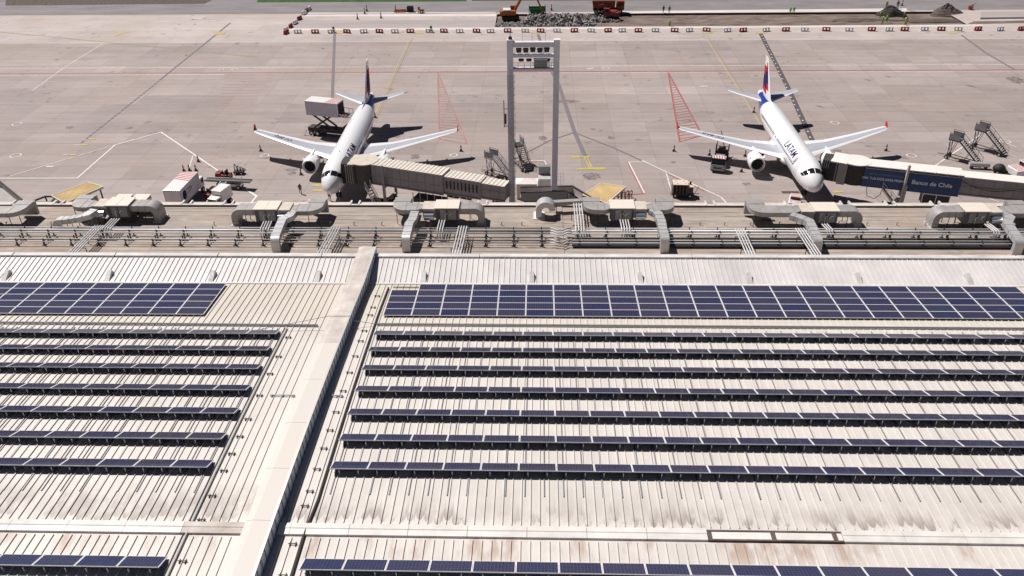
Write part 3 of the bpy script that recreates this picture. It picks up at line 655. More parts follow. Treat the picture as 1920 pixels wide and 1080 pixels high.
def aircraft(label, loc, rz, lettering_side, reg):
    root = thing('passenger_jet', label, 'airliner', loc, rz, 'parked passenger jets')
    b = MB(); n = 28
    b.loft([[fpt(x, 2*PI*k/n) for k in range(n)] for x, r, z in RFN], 0, mis=lambda i, j: 1 if (29.5 <= RFN[i][0] < 35.7) else 0)
    b.build('fuselage', [M_wht, M_blue], root, smooth=True)
    b = MB(); rings = []
    for x, k in ((9.6, .05), (10.6, .55), (12, .9), (14, 1), (18, 1), (20, .85), (21.4, .45), (22.4, .05)):
        rings.append([(1.05*2.15*k*cos(a), x, 2.55-.95*k*abs(sin(a))**.7*(1 if sin(a) < 0 else -.75)*1.0) for a in [2*PI*q/20 for q in range(20)]])
    b.loft(rings); b.build('belly_fairing', M_wht, root, smooth=True)
    # cockpit panes
    for s in (1, -1):
        for x0l, x0r, x1l, x1r, t0, t1 in ((1.62, 1.76, 2.6, 2.66, 2.5, 34), (1.8, 2.05, 2.66, 2.85, 37, 57), (2.12, 2.5, 2.9, 3.15, 59, 70)):
            b = MB(); N = 5; vs = []; fs = []
            for i in range(N+1):
                for j in range(N+1):
                    u, v = i/N, j/N; xa = x0l+(x0r-x0l)*u; xb = x1l+(x1r-x1l)*u
                    vs.append(fpt(xa+(xb-xa)*v, rad(t0+(t1-t0)*u), .025, s))
            for i in range(N):
                for j in range(N): k = i*(N+1)+j; fs.append((k, k+1, k+N+2, k+N+1))
            b.add(vs, fs); b.build('cockpit_window', M_glass, root, smooth=True)
    # cabin windows
    for s in (1, -1):
        b = MB(); vs = []
        for a in range(10):
            A = 2*PI*a/10; p = fpt(10, rad(73)+.16/2*sin(A)*1.2, .02, s); vs.append((p.x, .12*cos(A), p.z))
        b.add(vs, [list(range(10))]); w0 = b.build('cabin_window', M_navy, root, loc=(0, 6.6, 0))
        for i in range(1, 40):
            y = 6.6+i*.535
            if i in (19, 21): continue
            part(w0, root, (0, y, 0))
        for x, wd in ((4.9, .42), (29.6, .4)):
            b = MB(); L = []
            for i in range(9):
                th = rad(62+i*6)
                L.append(th)
            for xa, xb in ((x-wd, x-wd+.05), (x+wd-.05, x+wd)):
                b.loft([[fpt(xa, t, .012, s), fpt(xb, t, .012, s)] for t in L], cap=False, close=False)
            b.loft([[fpt(x-wd, L[0], .012, s), fpt(x-wd, L[0]+.03, .012, s)], [fpt(x+wd, L[0], .012, s), fpt(x+wd, L[0]+.03, .012, s)]], cap=False, close=False)
            b.build('cabin_door', M_wing, root)
    # wings
    for s in (1, -1):
        st = [(1.5, 11.9, 7.2, 2.75, .13), (6.4, 14.75, 4.15, 3.2, .12), (11.5, 17.35, 2.85, 3.78, .11), (16.6, 20.0, 1.7, 4.42, .1), (17.0, 20.5, 1.15, 4.48, .1)]
        fine = []
        for (a, c) in zip(st, st[1:]):
            for k in range(3): fine.append([p+(q-p)*k/3 for p, q in zip(a, c)])
        fine.append(st[-1])
        b = MB(); b.loft([airfoil(x, c, s*y, z, th) for y, x, c, z, th in fine], 0, mis=lambda i, j: 1 if j in (0, 1, 8, 9, 10, 11) else (1 if (j == 4) else 0))
        wg = b.build('wing', [M_wing, M_wht], root, smooth=True, ang=50)
        b = MB(); b.add([(s*17.0, 20.4, 4.5), (s*17.05, 21.9, 4.45), (s*17.15, 22.0, 5.25), (s*17.12, 21.3, 5.2), (s*16.98, 20.4, 4.48), (s*17.0, 21.9, 4.42), (s*17.09, 22.0, 5.25), (s*17.07, 21.3, 5.2),
              (s*17.1, 21.9, 3.9), (s*17.04, 21.9, 3.9)], [(0, 1, 2, 3), (7, 6, 5, 4), (0, 3, 7, 4), (3, 2, 6, 7), (2, 1, 5, 6), (0, 4, 9, 8), (1, 8, 9, 5), (0, 8, 1), (4, 5, 9)])
        b.build('wing_fence', M_coral, wg)
        for y, xx, z, L in ((7.0, 18.3, 2.95, 2.6), (10.2, 19.2, 3.35, 2.2), (13.2, 20.2, 3.75, 1.8)):
            b = MB(); b.loft([[(s*y+r*cos(a), xx+u*L-.8, z+r*1.1*sin(a)) for a in [2*PI*q/8 for q in range(8)]] for u, r in ((0, .03), (.25, .16), (.6, .18), (1, .03))]); b.build('flap_fairing', M_wht, wg, smooth=True)
        # engine
        ey, ez, ex = 5.75, 2.1, 11.1
        b = MB(); n = 26
        prof = [(0.55, .86), (.2, .93), (.04, 1.02), (0, 1.08), (.05, 1.14), (.3, 1.21), (1.0, 1.27), (2.0, 1.25), (2.9, 1.12), (3.3, 1.02), (3.32, .9)]
        b.loft([[(s*ey+r*cos(2*PI*k/n), ex+x, ez+r*sin(2*PI*k/n)) for k in range(n)] for x, r in prof], 0, mis=lambda i, j: 1 if 1 <= i <= 3 else 0); eng = b.build('engine_nacelle', [M_wht, M_lip], root, smooth=True)
        b = MB(); b.tube((s*ey, ex+.42, ez), (s*ey, ex+.5, ez), .93, 24, 0); b.build('fan', M_dark, eng)  # near-black disc stands in for the shade inside the intake
        b = MB(); b.tube((s*ey, ex+.2, ez), (s*ey, ex+.5, ez), .04, 12, 0, r2=.2); b.build('spinner', M_blk, eng)
        b = MB(); b.tube((s*ey, ex+3.3, ez), (s*ey, ex+4.6, ez), .72, 18, 0, r2=.4); b.build('exhaust', M_steel, eng)
        b = MB(); b.loft([[(s*ey-w_, y, z0), (s*ey+w_, y, z0), (s*ey+w_, y, z1), (s*ey-w_, y, z1)] for y, z0, z1, w_ in ((ex+1.1, 3.1, 3.2, .06), (ex+1.8, 2.9, 3.42, .17), (ex+4.0, 2.6, 3.5, .18), (ex+6.2, 2.7, 3.1, .1))]); b.build('pylon', M_wht, eng, bevel=.04)
        for q in (1, -1):
            b = MB(); b.add([(s*ey+q*1.0, ex+.75, ez+.78), (s*ey+q*1.0, ex+1.5, ez+.78), (s*ey+q*1.28, ex+1.5, ez+1.0), (s*ey+q*1.26, ex+1.15, ez+1.0), (s*ey+q*.96, ex+.75, ez+.84), (s*ey+q*.96, ex+1.5, ez+.84), (s*ey+q*1.24, ex+1.5, ez+1.05), (s*ey+q*1.22, ex+1.15, ez+1.05)],
                   [(0, 1, 2, 3), (7, 6, 5, 4), (0, 3, 7, 4), (3, 2, 6, 7), (2, 1, 5, 6), (1, 0, 4, 5)]); b.build('strake', M_wht, eng)
        # tail plane
        st = [(.5, 31.7, 4.0, 4.95, .11), (2.4, 32.95, 3.1, 5.22, .1), (6.0, 35.2, 1.55, 5.8, .09), (6.22, 35.6, 1.1, 5.82, .08)]
        b = MB(); b.loft([airfoil(x, c, s*y, z, th) for y, x, c, z, th in st], 0, mis=lambda i, j: 1 if j in (0, 1, 10, 11) else 0); b.build('tailplane', [M_wing, M_wht], root, smooth=True, ang=50)
        # main gear
        b = MB(); b.tube((s*3.8, 17.8, 2.8), (s*3.8, 17.8, .6), .14, 10); b.bar((s*3.8, 17.8, 1.6), (s*2.3, 17.8, 2.6), .12); g = b.build('main_gear', M_steel, root)
        for q in (-.46, .46):
            b = MB(); b.tube((s*3.8+q-.19, 17.8, .58), (s*3.8+q+.19, 17.8, .58), .58, 18); b.build('wheel', M_blk, g)
    # fin
    b = MB(); zs = [5.2, 6.2, 7.0, 7.9, 8.7, 9.5, 10.3, 11.0, 11.75]; rings = []
    for z in zs:
        t = (z-5.2)/6.55; xle = 29.2+6.0*t; xte = 35.9+1.35*t; c = xte-xle; h = .1*c*(1-.25*t)*.5
        P = [(0, 0), (.05, .45), (.13, .75), (.35, 1), (.66, .8), (1, .05)]
        rings.append([(h*q, xle+c*u, z) for u, q in P]+[(-h*q, xle+c*u, z) for u, q in P[::-1]])
    def fm(i, j):
        k = j if j < 5 else 10-j  # chord cell
        if k in (0, 1) or j in (11,): return 0
        band = [[0, 0, 2, 1, 1, 1, 2, 0], [0, 2, 1, 1, 1, 2, 0, 0], [0, 2, 1, 1, 2, 2, 0, 0]]
        kk = min(2, max(0, k-2)); return [0, 1, 2, 3][{0: 0, 1: 1, 2: 2, 3: 1}[band[kk][i]]]
    b.loft(rings, 0, mis=fm); b.build('tail_fin', [M_wht, M_navy, M_coral], root, smooth=True, ang=40)
    b = MB(); b.add([(-.05, 26.6, 5.78), (.05, 26.6, 5.78), (.2, 30.2, 5.55), (-.2, 30.2, 5.55), (0, 30.2, 6.1)], [(0, 1, 4), (1, 2, 4), (2, 3, 4), (3, 0, 4)]); b.build('fin_fillet', M_wht, root)
    # nose gear
    b = MB(); b.tube((0, 5.0, 2.0), (0, 5.0, .4), .1, 10); b.bar((0, 5.0, 1.3), (0, 6.2, 2.0), .09); g = b.build('nose_gear', M_steel, root)
    for q in (-.26, .26):
        b = MB(); b.tube((q-.1, 5, .38), (q+.1, 5, .38), .38, 16); b.build('wheel', M_blk, g)
    b = MB(); b.add([(0, 8.4, 5.8), (.02, 8.8, 5.8), (-.02, 8.8, 5.8), (0, 8.75, 6.15)], [(0, 1, 3), (1, 2, 3), (2, 0, 3)]); b.build('antenna', M_wht, root)
    # lettering wrapped on the flank
    s = lettering_side
    def wrap(me, m, name, u0, th0, sz):
        bm = bmesh.new(); bm.from_mesh(me)
        ys = [v.co.y for v in bm.verts]; lo, hi = min(ys), max(ys)
        for k in range(1, 8):
            bmesh.ops.bisect_plane(bm, geom=bm.verts[:]+bm.edges[:]+bm.faces[:], plane_co=(0, lo+(hi-lo)*k/8, 0), plane_no=(0, 1, 0))
        for v in bm.verts:
            x = u0+(v.co.x if s > 0 else -v.co.x); v.co = fpt(x, th0-v.co.y/2.02, .03, s)
        bm.to_mesh(me); bm.free(); me.materials.clear(); me.materials.append(m); o = bpy.data.objects.new(name, me); COL.objects.link(o); o.parent = root
    wrap(text_mesh('LATAM', 1.6, bold=.006, spacing=1.06), M_navy, 'airline_lettering', 10.2, rad(47), 1)
    # emblem: two swept slips in magenta and indigo
    for mm, quads in ((M_mag, [[(-.6, .55), (.05, .2), (.75, .75), (.15, .4)], [(-.55, .1), (.05, -.15), (.8, .45), (.1, .08)]]), (M_navy, [[(-.5, -.3), (.0, -.5), (.75, .1), (.1, -.22)], [(-.2, -.75), (.05, -.85), (.6, -.35), (.1, -.6)]])):
        for q in quads:
            me = bpy.data.meshes.new('emblem'); me.from_pydata([(x*.8, y*.85, 0) for x, y in q], [], [(0, 1, 2, 3)]); wrap(me, mm, 'emblem_slip', 6.55, rad(54), 1)
    # registration on the wing
    mt = Matrix.Translation((-11.6, 18.75, 4.02)) @ Matrix.Rotation(rad(-27+180-360), 4, 'Z') @ Matrix.Rotation(rad(-5), 4, 'Y')
    text_part('registration', reg, 1.0, M_navy, root, mt)
    return root
aircraft('white jet at the left stand with a catering box raised beside its tail', (-30.36, 107.42, 0), 0, 1, 'CC-BFQ')
aircraft('white jet at the right stand with the blue bannered boarding bridge at its door', (40.15, 108.23, 0), -.0047, -1, 'CC-BAG')

# ------------------------------------------------------------------ boarding bridges
def tunnel(root, p, q, wd, z0, z1, rib, lid, sidem, name='tunnel', ribw=.28, pitch=.62, eave=.12):
    p, q = Vector(p), Vector(q); t = (q-p).normalized(); L = (q-p).length; n = Vector((-t.y, t.x, 0)); k0 = None
    mtx = Matrix(((t.x, n.x, 0, p.x), (t.y, n.y, 0, p.y), (0, 0, 1, 0), (0, 0, 0, 1)))
    b = MB(); b.bx(0, L, -wd/2, wd/2, z0, z1, 0); b.xf(0, mtx); tn = b.build(name, sidem, root)
    b = MB(); b.bx(0, L, -wd/2-eave, wd/2+eave, z1+.003, z1+.1); b.xf(0, mtx); b.build('roof', lid, tn)
    if rib:
        b = MB(); x = .2
        while x < L-.2: b.bx(x, x+ribw, -wd/2-eave-.02, wd/2+eave+.02, z1+.102, z1+.16); x += pitch
        b.xf(0, mtx); b.build('roof_ribs', rib, tn)
    b = MB(); x = 0.0
    while x < L: b.bx(x, x+.05, -wd/2-.05, -wd/2-.002, z0, z1-.02); b.bx(x, x+.05, wd/2+.002, wd/2+.05, z0, z1-.02); x += 1.35
    b.bx(0, L, -wd/2-.06, -wd/2-.052, z0+1.15, z0+1.22); b.bx(0, L, -wd/2-.12, -wd/2+.1, z0-.18, z0-.004); b.bx(0, L, wd/2-.1, wd/2+.12, z0-.18, z0-.004)
    b.xf(0, mtx); b.build('wall_frames', sidem, tn)
    return tn, mtx, L
def wheel_leg(root, c, tdir, z, sgn=-1, top=None):
    n = Vector((-tdir.y, tdir.x, 0)); b = MB(); c = Vector((c[0], c[1], 0))
    for s in (1, -1):
        e = c+n*s*1.7; b.bar(e+Vector((0, 0, .9)), e+Vector((0, 0, top or z+.6)), .38, .38)
    b.bar(c-n*1.7+Vector((0, 0, 1.0)), c+n*1.7+Vector((0, 0, 1.0)), .4, .5); b.bar(c-n*1.7+Vector((0, 0, z-.5)), c+n*1.7+Vector((0, 0, z-.5)), .3, .3)
    lg = b.build('lift_column', M_beige_d, root)
    for s in (-.8, .8):
        e = c+n*s; b = MB(); b.tube(e+n*-.25+Vector((0, 0, .6)), e+n*.25+Vector((0, 0, .6)), .6, 16); b.build('wheel', M_blk, lg)
    b = MB(); k = c+n*-1.2-tdir*1.6; b.bar(c+Vector((0, 0, 1)), k+Vector((0, 0, .8)), .3); b.rbx((k.x, k.y), 1.6, .9, .4, 1.1, math.atan2(tdir.y, tdir.x)); b.build('drive_unit', M_steel_d, lg)
def stairs(root, a, c, wd, m, step=M_steel, n=10, rail=True, name='stair_flight'):
    """a = top edge centre, c = bottom centre"""
    a, c = Vector(a), Vector(c); t = (c-a); h = Vector((t.x, t.y, 0)).normalized(); s = Vector((-h.y, h.x, 0))*wd/2; b = MB()
    for sg in (1, -1): b.bar(a+s*sg, c+s*sg, .06, .22)
    o = b.build(name, m, root)
    b = MB()
    for i in range(n):
        p = a.lerp(c, (i+.5)/n); b.bar(p-s, p+s, abs(t.length)/n*.62, .04, up=(0, 0, 1))
    b.build('steps', step, o)
    if rail:
        for sg in (1, -1):
            b = MB(); up = Vector((0, 0, 1.0)); b.bar(a+s*sg+up, c+s*sg+up, .05); b.bar(a+s*sg+up*.5, c+s*sg+up*.5, .035)
            for i in range(5): p = a.lerp(c, i/4)+s*sg; b.bar(p, p+up, .04)
            b.build('handrail', m, o)
    return o
def cab(root, c, door, z0, z1, hood_m, side_m, r=2.1, lid=M_beige):
    """round cab and bellows reaching to the aircraft door"""
    c, door = Vector((*c, 0)), Vector((*door, 0)); t = (door-c).normalized(); n = Vector((-t.y, t.x, 0)); a0 = math.atan2(t.y, t.x)
    b = MB(); N = 24; b.prism([(c.x+r*cos(2*PI*k/N), c.y+r*sin(2*PI*k/N)) for k in range(N)], z0, z1, 0); o = b.build('cab', side_m, root)
    b = MB(); b.prism([(c.x+(r+.15)*cos(2*PI*k/N), c.y+(r+.15)*sin(2*PI*k/N)) for k in range(N)], z1+.003, z1+.14); b.build('cab_roof', lid, o)
    D = (door-c).length; mtx = Matrix(((t.x, n.x, 0, c.x), (t.y, n.y, 0, c.y), (0, 0, 1, 0), (0, 0, 0, 1)))
    b = MB(); b.bx(r*.55, D-1.2, -1.75, 1.75, z0, z1-.1); b.xf(0, mtx); b.build('cab_front', side_m, o)
    b = MB(); b.bx(r*.55, D-1.2, -1.85, 1.85, z1-.097, z1+.06); b.xf(0, mtx); b.build('front_roof', lid, o)
    for k in range(4):
        for y0, y1 in ((-1.87, -1.752), (1.752, 1.87)):
            b = MB(); b.bx(r*.6+.2+k*.32, r*.6+.34+k*.32, y0, y1, z0+.1, z1-.15); b.xf(0, mtx); b.build('shutter_post', M_beige_d, o)
    b = MB(); rings = []
    for i in range(9):
        x = D-1.2+1.15*i/8; k = 1+(.05 if i % 2 else 0); prof = [(-1.7*k, z0), (-1.7*k, z0+1.9), (-1.35*k, z1-.15), (-.6*k, z1+.15*k), (.6*k, z1+.15*k), (1.35*k, z1-.15), (1.7*k, z0+1.9), (1.7*k, z0)]
        rings.append([(x, y, z) for y, z in prof])
    b.loft(rings, cap=False); b.xf(0, mtx); b.build('bellows', hood_m, o)
    return o
# left bridge
jb = thing('boarding_bridge', 'beige boarding bridge with ribbed roof at the nose of the left jet', 'boarding bridge', (0, 0, 0), 0, 'boarding bridges')
A = Vector((-24.6, 111.0, 0)); B_ = Vector((-13.0, 106.95, 0)); C_ = Vector((-7.6, 105.05, 0)); D_ = Vector((-4.2, 103.85, 0)); td = (D_-A).normalized()
cab(jb, (A.x-.9, A.y+.1), (-28.75, 111.5), 3.4, 6.5, M_bellow, M_brn, 1.95)
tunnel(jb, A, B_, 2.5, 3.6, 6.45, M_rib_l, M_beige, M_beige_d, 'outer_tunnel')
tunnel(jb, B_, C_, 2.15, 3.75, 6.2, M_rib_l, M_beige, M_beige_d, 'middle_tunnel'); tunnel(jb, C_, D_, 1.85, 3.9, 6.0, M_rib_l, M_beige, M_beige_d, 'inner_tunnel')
wheel_leg(jb, (-21.9, 109.9), td, 3.9, top=6.9)
b = MB(); tt = (C_-B_).normalized(); nn = Vector((-tt.y, tt.x, 0))
for k in range(9):
    e = B_+tt*(.5+k*.58)-nn*1.135; b.rbx((e.x, e.y), .2, .03, 4.5, 5.7, math.atan2(tt.y, tt.x))
b.build('side_slots', M_bellow, jb)
b = MB(); c = Vector((-15.5, 106.6, 0)); b.rbx((c.x, c.y), 4.6, 1.7, 1.1, 2.7, math.atan2(td.y, td.x)); ac = b.build('air_conditioner', M_steel_d, jb)
b = MB()
for k in range(5): e = c+td*(-2.3+k*1.15); b.rbx((e.x+td.y*.9, e.y-td.x*.9), .09, .09, 1.0, 3.5, math.atan2(td.y, td.x))
for k in range(5): e = c+td*(-2.3+k*1.15); b.rbx((e.x-td.y*.9, e.y+td.x*.9), .09, .09, 1.0, 3.5, math.atan2(td.y, td.x))
b.build('hanger_frame', M_steel, ac)
b = MB(); e = c+td*2.32; b.tube(e+Vector((td.y*.2, -td.x*.2, 1.9)), e+td*.12+Vector((td.y*.2, -td.x*.2, 1.9)), .55, 18); b.build('fan_ring', M_steel, ac)
stairs(jb, (-24.9, 108.6, 3.4), (-23.0, 107.0, .1), .9, M_alu, n=9)
# right bridge
jr = thing('boarding_bridge', 'white roofed boarding bridge with dark blue lettered banner at the right jet', 'boarding bridge', (0, 0, 0), 0, 'boarding bridges')
A = Vector((47.0, 110.45, 0)); B_ = Vector((59.4, 106.9, 0)); D_ = Vector((84, 100.3, 0)); td = (B_-A).normalized(); n_ = Vector((-td.y, td.x, 0))
cab(jr, (A.x-.9, A.y+.5), (42.1, 113.0), 3.4, 6.45, M_bellow, M_bellow, 1.9, M_white_r)
b = MB(); e = Vector((44.1, 110.2, 0)); b.rbx((e.x, e.y), 1.1, .5, 3.2, 6.3, math.atan2(td.y, td.x)-.15); cp = b.build('control_post', M_beige_d, jr)
b = MB(); b.rbx((e.x+.02, e.y-.262), .45, .03, 4.6, 5.6, math.atan2(td.y, td.x)-.15); b.build('window', M_glass, cp)
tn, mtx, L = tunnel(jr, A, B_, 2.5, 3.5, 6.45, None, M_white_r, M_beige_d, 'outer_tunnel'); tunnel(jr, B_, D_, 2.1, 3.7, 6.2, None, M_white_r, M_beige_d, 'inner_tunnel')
b = MB(); x = .3
while x < L: b.bx(x, x+.05, -1.42, -1.36, 6.3, 6.72); x += 1.5
b.bar((.2, -1.39, 6.2), (L, -1.39, 6.2), .05); b.xf(0, mtx); b.build('roof_rail', M_white_r, tn)
b = MB(); b.bx(.15, L-.1, -1.37, -1.315, 3.35, 6.28); b.xf(0, mtx); bn = b.build('banner', M_banner, jr)
mt = lambda x, z: mtx @ Matrix.Translation((x, -1.375, z)) @ Matrix.Rotation(rad(90), 4, 'X')
text_part('banner_lettering', 'Banco de Chile', .86, M_ltr, bn, mt(9.2, 4.8), bold=.012, shear=0, spacing=1.0)
text_part('banner_lettering', 'CON TUS DÓLARES-PREMIO', .5, M_ltr, bn, mt(2.85, 4.7), bold=.008)
text_part('banner_lettering', 'VIAJA EN LA AEROLÍNEA QUE QUIERAS', .27, M_ltr_d, bn, mt(3.1, 5.4), bold=.006)
wheel_leg(jr, (A+td*5.9)[:2], td, 3.8)
b = MB(); e = A+td*5.7-n_*1.72; b.bar(e+Vector((0, 0, 1)), e+Vector((0, 0, 7.4)), .3, .3); b.build('mast_post', M_beige, jr)
stairs(jr, (A+td*3.0-n_*1.0)[:2]+(3.3,), (A+td*5.9-n_*1.3)[:2]+(.2,), .9, M_alu, n=11)
b = MB(); c = A+td*10.3; b.rbx((c.x, c.y), 3.4, 1.8, 1.3, 3.0, math.atan2(td.y, td.x)); ac = b.build('air_conditioner', M_steel_d, jr)
b = MB()
for s in (-1.75, 0, 1.75):
    for q in (-.95, .95): e = c+td*s+n_*q; b.rbx((e.x, e.y), .1, .1, 1.1, 3.35, math.atan2(td.y, td.x))
e = c-n_*.95; b.bar(e-td*1.75+Vector((0, 0, 3.1)), e+td*1.75+Vector((0, 0, 3.1)), .14); b.bar(e-td*1.75+Vector((0, 0, 1.2)), e+td*1.75+Vector((0, 0, 1.2)), .1); b.build('hanger_frame', M_alu, ac)
b = MB(); P = []
for k in range(25):
    s = k/24*22; P.append(B_+td*s-n_*1.2+Vector((0, 0, 5.6-.9*abs(sin(s*.42)) - .02*s))); b = b
b.ptube(P, .035, 5); b.build('hanging_cable', M_blk, jr)
b = MB(); P = [A+td*.9-n_*1.3+Vector((0, 0, 3.3)), A+td*1.2-n_*1.5+Vector((0, 0, 2.0)), A+td*2.2-n_*1.6+Vector((0, 0, 1.7)), A+td*2.9-n_*1.5+Vector((0, 0, 2.4)), A+td*3.0-n_*1.3+Vector((0, 0, 3.3))]; b.ptube(P, .05, 5); b.build('hose_loop', M_blk, jr)

# ------------------------------------------------------------------ light mast
mb_ = at(961, 377, 2.6); mc = at(1039.5, 372, 3.2); mX0, mX1, mY = mb_.x, mc.x, 105.0; H = 25.55
ms = thing('floodlight_mast', 'tall grey twin post floodlight mast with caged ladder between the two jets', 'light mast', ((mX0+mX1)/2, mY, 0)); hw = (mX1-mX0)/2
for s in (-1, 1):
    b = MB(); b.bx(s*hw-.36, s*hw+.36, -.4, .4, 0, H+.1); b.bx(s*hw-.7, s*hw+.7, -.7, .7, 0, .5); b.build('post', M_mast, ms)
    b = MB(); b.bx(s*hw-.43, s*hw-.362, -.41, .41, .5, H+.1); b.bx(s*hw-.42, s*hw+.42, -.44, .44, H+.103, H+.2); b.build('sunlit_post_edge', M_mast_lit, ms)  # left strip carries the sunlit edge of the post in its colour
b = MB()
for z0, z1 in ((24.8, 25.35), (23.5, 23.85), (21.7, 22.1)): b.bx(-hw+.37, hw-.37, -.3, .3, z0, z1)
b.build('cross_beam', M_mast, ms); b = MB(); b.bx(-hw+.37, hw-.37, -.34, .34, 25.353, 25.45); b.bx(-hw+.37, hw-.37, -.31, -.302, 23.8, 23.9); b.build('beam_edge', M_mast_lit, ms)
b = MB(); b.rbx((0, 0), .62, .42, -.25, .25); b.prism([(-.38, -.3), (.38, -.3), (.3, .1), (-.3, .1)], .1, .32); lamp = b.build('floodlight', M_lamp, ms, bevel=.03)
b = MB(); b.bx(-.28, .28, .212, .23, -.2, .2); lens = b.build('lens', M_lens, lamp)
xs = [-1.9, -1.0, -.1, .8, 1.7]
lamp.location = (xs[0], .1, 24.3)
for i, x in enumerate(xs[1:]):
    c = part(lamp, ms, (x, .1, 24.3+.06*(i % 2))); part(lens, c)
for x in (-1.6, -.6, 1.8): c = part(lamp, ms, (x, .1, 23.05)); c.scale = (1, 1, .6); part(lens, c)
b = MB(); b.bx(.05, 1.75, -.35, .45, 22.15, 23.2); cb = b.build('control_cabinet', M_steel, ms, bevel=.03); b = MB(); b.bx(0, 1.8, -.4, .5, 23.203, 23.3); b.build('cabinet_lid', M_alu, cb)
b = MB(); b.bx(-hw+.4, hw-.4, -.6, -.3, 22.11, 22.17)
for z in (22.5, 22.9): b.bar((-hw+.4, -.6, z), (hw-.4, -.6, z), .05)
for x in (-2, -1.2, -.4, 2.3): b.bar((x, -.6, 22.15), (x, -.6, 22.9), .05)
b.build('service_platform', M_steel, ms)
b = MB(); lx = -hw+.05
for z in [1+.3*i for i in range(70)]: b.bar((lx-.25, -.62, z), (lx+.25, -.62, z), .035)
for s in (-.25, .25): b.bar((lx+s, -.62, .6), (lx+s, -.62, 22.0), .05)
b.build('ladder', M_alu, ms)
b = MB()
for z in [2.5+.9*i for i in range(22)]:
    P = [(lx+.52*cos(a), -.62-.62*sin(a), z) for a in [PI*k/8 for k in range(9)]]; b.ptube(P, .03, 4)
for k in range(1, 8, 1): a = PI*k/8; b.bar((lx+.52*cos(a), -.62-.62*sin(a), 2.5), (lx+.52*cos(a), -.62-.62*sin(a), 21.4), .03)
b.build('ladder_cage', M_steel, ms)
b = MB(); b.bar((lx-.4, -.2, 16.6), (lx-1.0, -.2, 16.6), .06); b.bar((lx-.4, -.2, 14.2), (lx-1.0, -.2, 14.2), .08); b.bar((lx-1.0, -.2, 14.0), (lx-1.0, -.2, 17.8), .1); b.rbx((lx-.8, -.2), .25, .3, 14.5, 15.9); b.build('antenna_bracket', M_steel_d, ms)
b = MB(); b.tube((-hw, 0, H+.2), (-hw, 0, H+.55), .28, 10, r2=.18); b.tube((-hw, 0, H+.5), (-hw, 0, H+1.0), .04, 6); b.build('beacon', M_steel_d, ms)
for x in (-1.4, -.2, 1.5): b = MB(); b.tube((x, 0, 25.4), (x, 0, 26.6), .02, 5); b.build('lightning_rod', M_steel, ms)

# ------------------------------------------------------------------ walkways and stair canopies by the terrace edge
def gallery(label, pts, wd, z, name='service_walkway'):
    root = thing(name, label, 'walkway', (0, 0, 0)); P = [Vector((*p, z)) for p in pts]
    b = MB(); b.duct([(p.x, p.y, p.z) for p in P], wd, .25); b.build('deck', M_beige_d, root)
    for s in (1, -1):
        Q = []
        for i, p in enumerate(P):
            t = (P[min(i+1, len(P)-1)]-P[max(0, i-1)]).normalized(); Q.append(p+Vector((-t.y, t.x, 0))*s*(wd/2+.06))
        b = MB(); b.duct([q+Vector((0, 0, .62)) for q in Q], .07, 1.15); b.build('side_panel', M_steel if s < 0 else M_beige, root)
        b = MB(); b.duct([q+Vector((0, 0, 1.25)) for q in Q], .16, .12); b.build('top_rail', M_steel_d, root)
    b = MB()
    for p, q in zip(P, P[1:]):
        for k in (.1, .5, .9): e = p.lerp(q, k); b.bar((e.x, e.y, 0), (e.x, e.y, z-.13), .18)
    b.build('support_leg', M_steel_d, root); return root
g1 = at(976, 371, 3.4); g2 = at(1068, 368, 3.4); g3 = at(1122, 392, 3.4)
gallery('grey panelled walkway with bend beside the foot of the floodlight mast', [(g1.x, g1.y), (g2.x, g2.y), (g3.x, g3.y-2)], 1.7, 3.4)
g1 = at(-60, 338, 3.4); g2 = at(-14, 359, 3.4); g3 = at(40, 393, 3.4)
gallery('grey panelled walkway at the far left sloping towards the terrace edge', [(g1.x, g1.y), (g2.x, g2.y), (g3.x, g3.y-1)], 2.6, 3.4)
c = at(1025, 371, 0); r = thing('equipment_cabin', 'pale grey cabin with louvred upper door behind the right mast post', 'cabin', (c.x-.3, c.y+1.2, 0))
b = MB(); b.bx(-1.0, .9, -1.0, .6, 0, 3.0, 0); b.build('body', M_alu, r, bevel=.03); b = MB(); b.bx(-.95, .85, .605, 1.5, 0, 4.3); b.build('rear_block', M_steel, r)
b = MB(); 
for k in range(3): b.bx(-.94, .84, .595, .604, 3.2+k*.35, 3.23+k*.35)
b.build('louvre', M_steel_d, r)
b = MB(); x0 = 1.9
for z in (.8, 1.4, 2.0, 2.6, 3.2): b.ptube([(x0-.6, .9, z), (x0+.5, .7, z), (x0+.9, .9, z), (x0+.9, 1.4, z)], .035, 4)
for x, y in ((x0-.6, .9), (x0+.5, .7), (x0+.9, .9), (x0+.9, 1.4)): b.bar((x, y, 0), (x, y, 3.2), .05)
o = b.build('ladder_cage', M_alu); tag(o, 'white tubular ladder cage right of the mast post', 'cage'); o.location = r.location
c = at(990, 374, 0); r = thing('kiosk', 'low beige hut with white hipped roof between the mast posts', 'hut', (c.x-.2, c.y+.6, 0))
b = MB(); b.bx(-1.5, 1.5, -.6, 1.2, 0, 2.6); b.build('walls', M_beige, r); b = MB(); b.add([(-1.7, -.8, 2.61), (1.7, -.8, 2.61), (1.7, 1.4, 2.61), (-1.7, 1.4, 2.61), (-.4, .3, 3.1), (.4, .3, 3.1)], [(0, 1, 5, 4), (1, 2, 5), (2, 3, 4, 5), (3, 0, 4), (3, 2, 1, 0)]); b.build('roof', M_white_r, r)
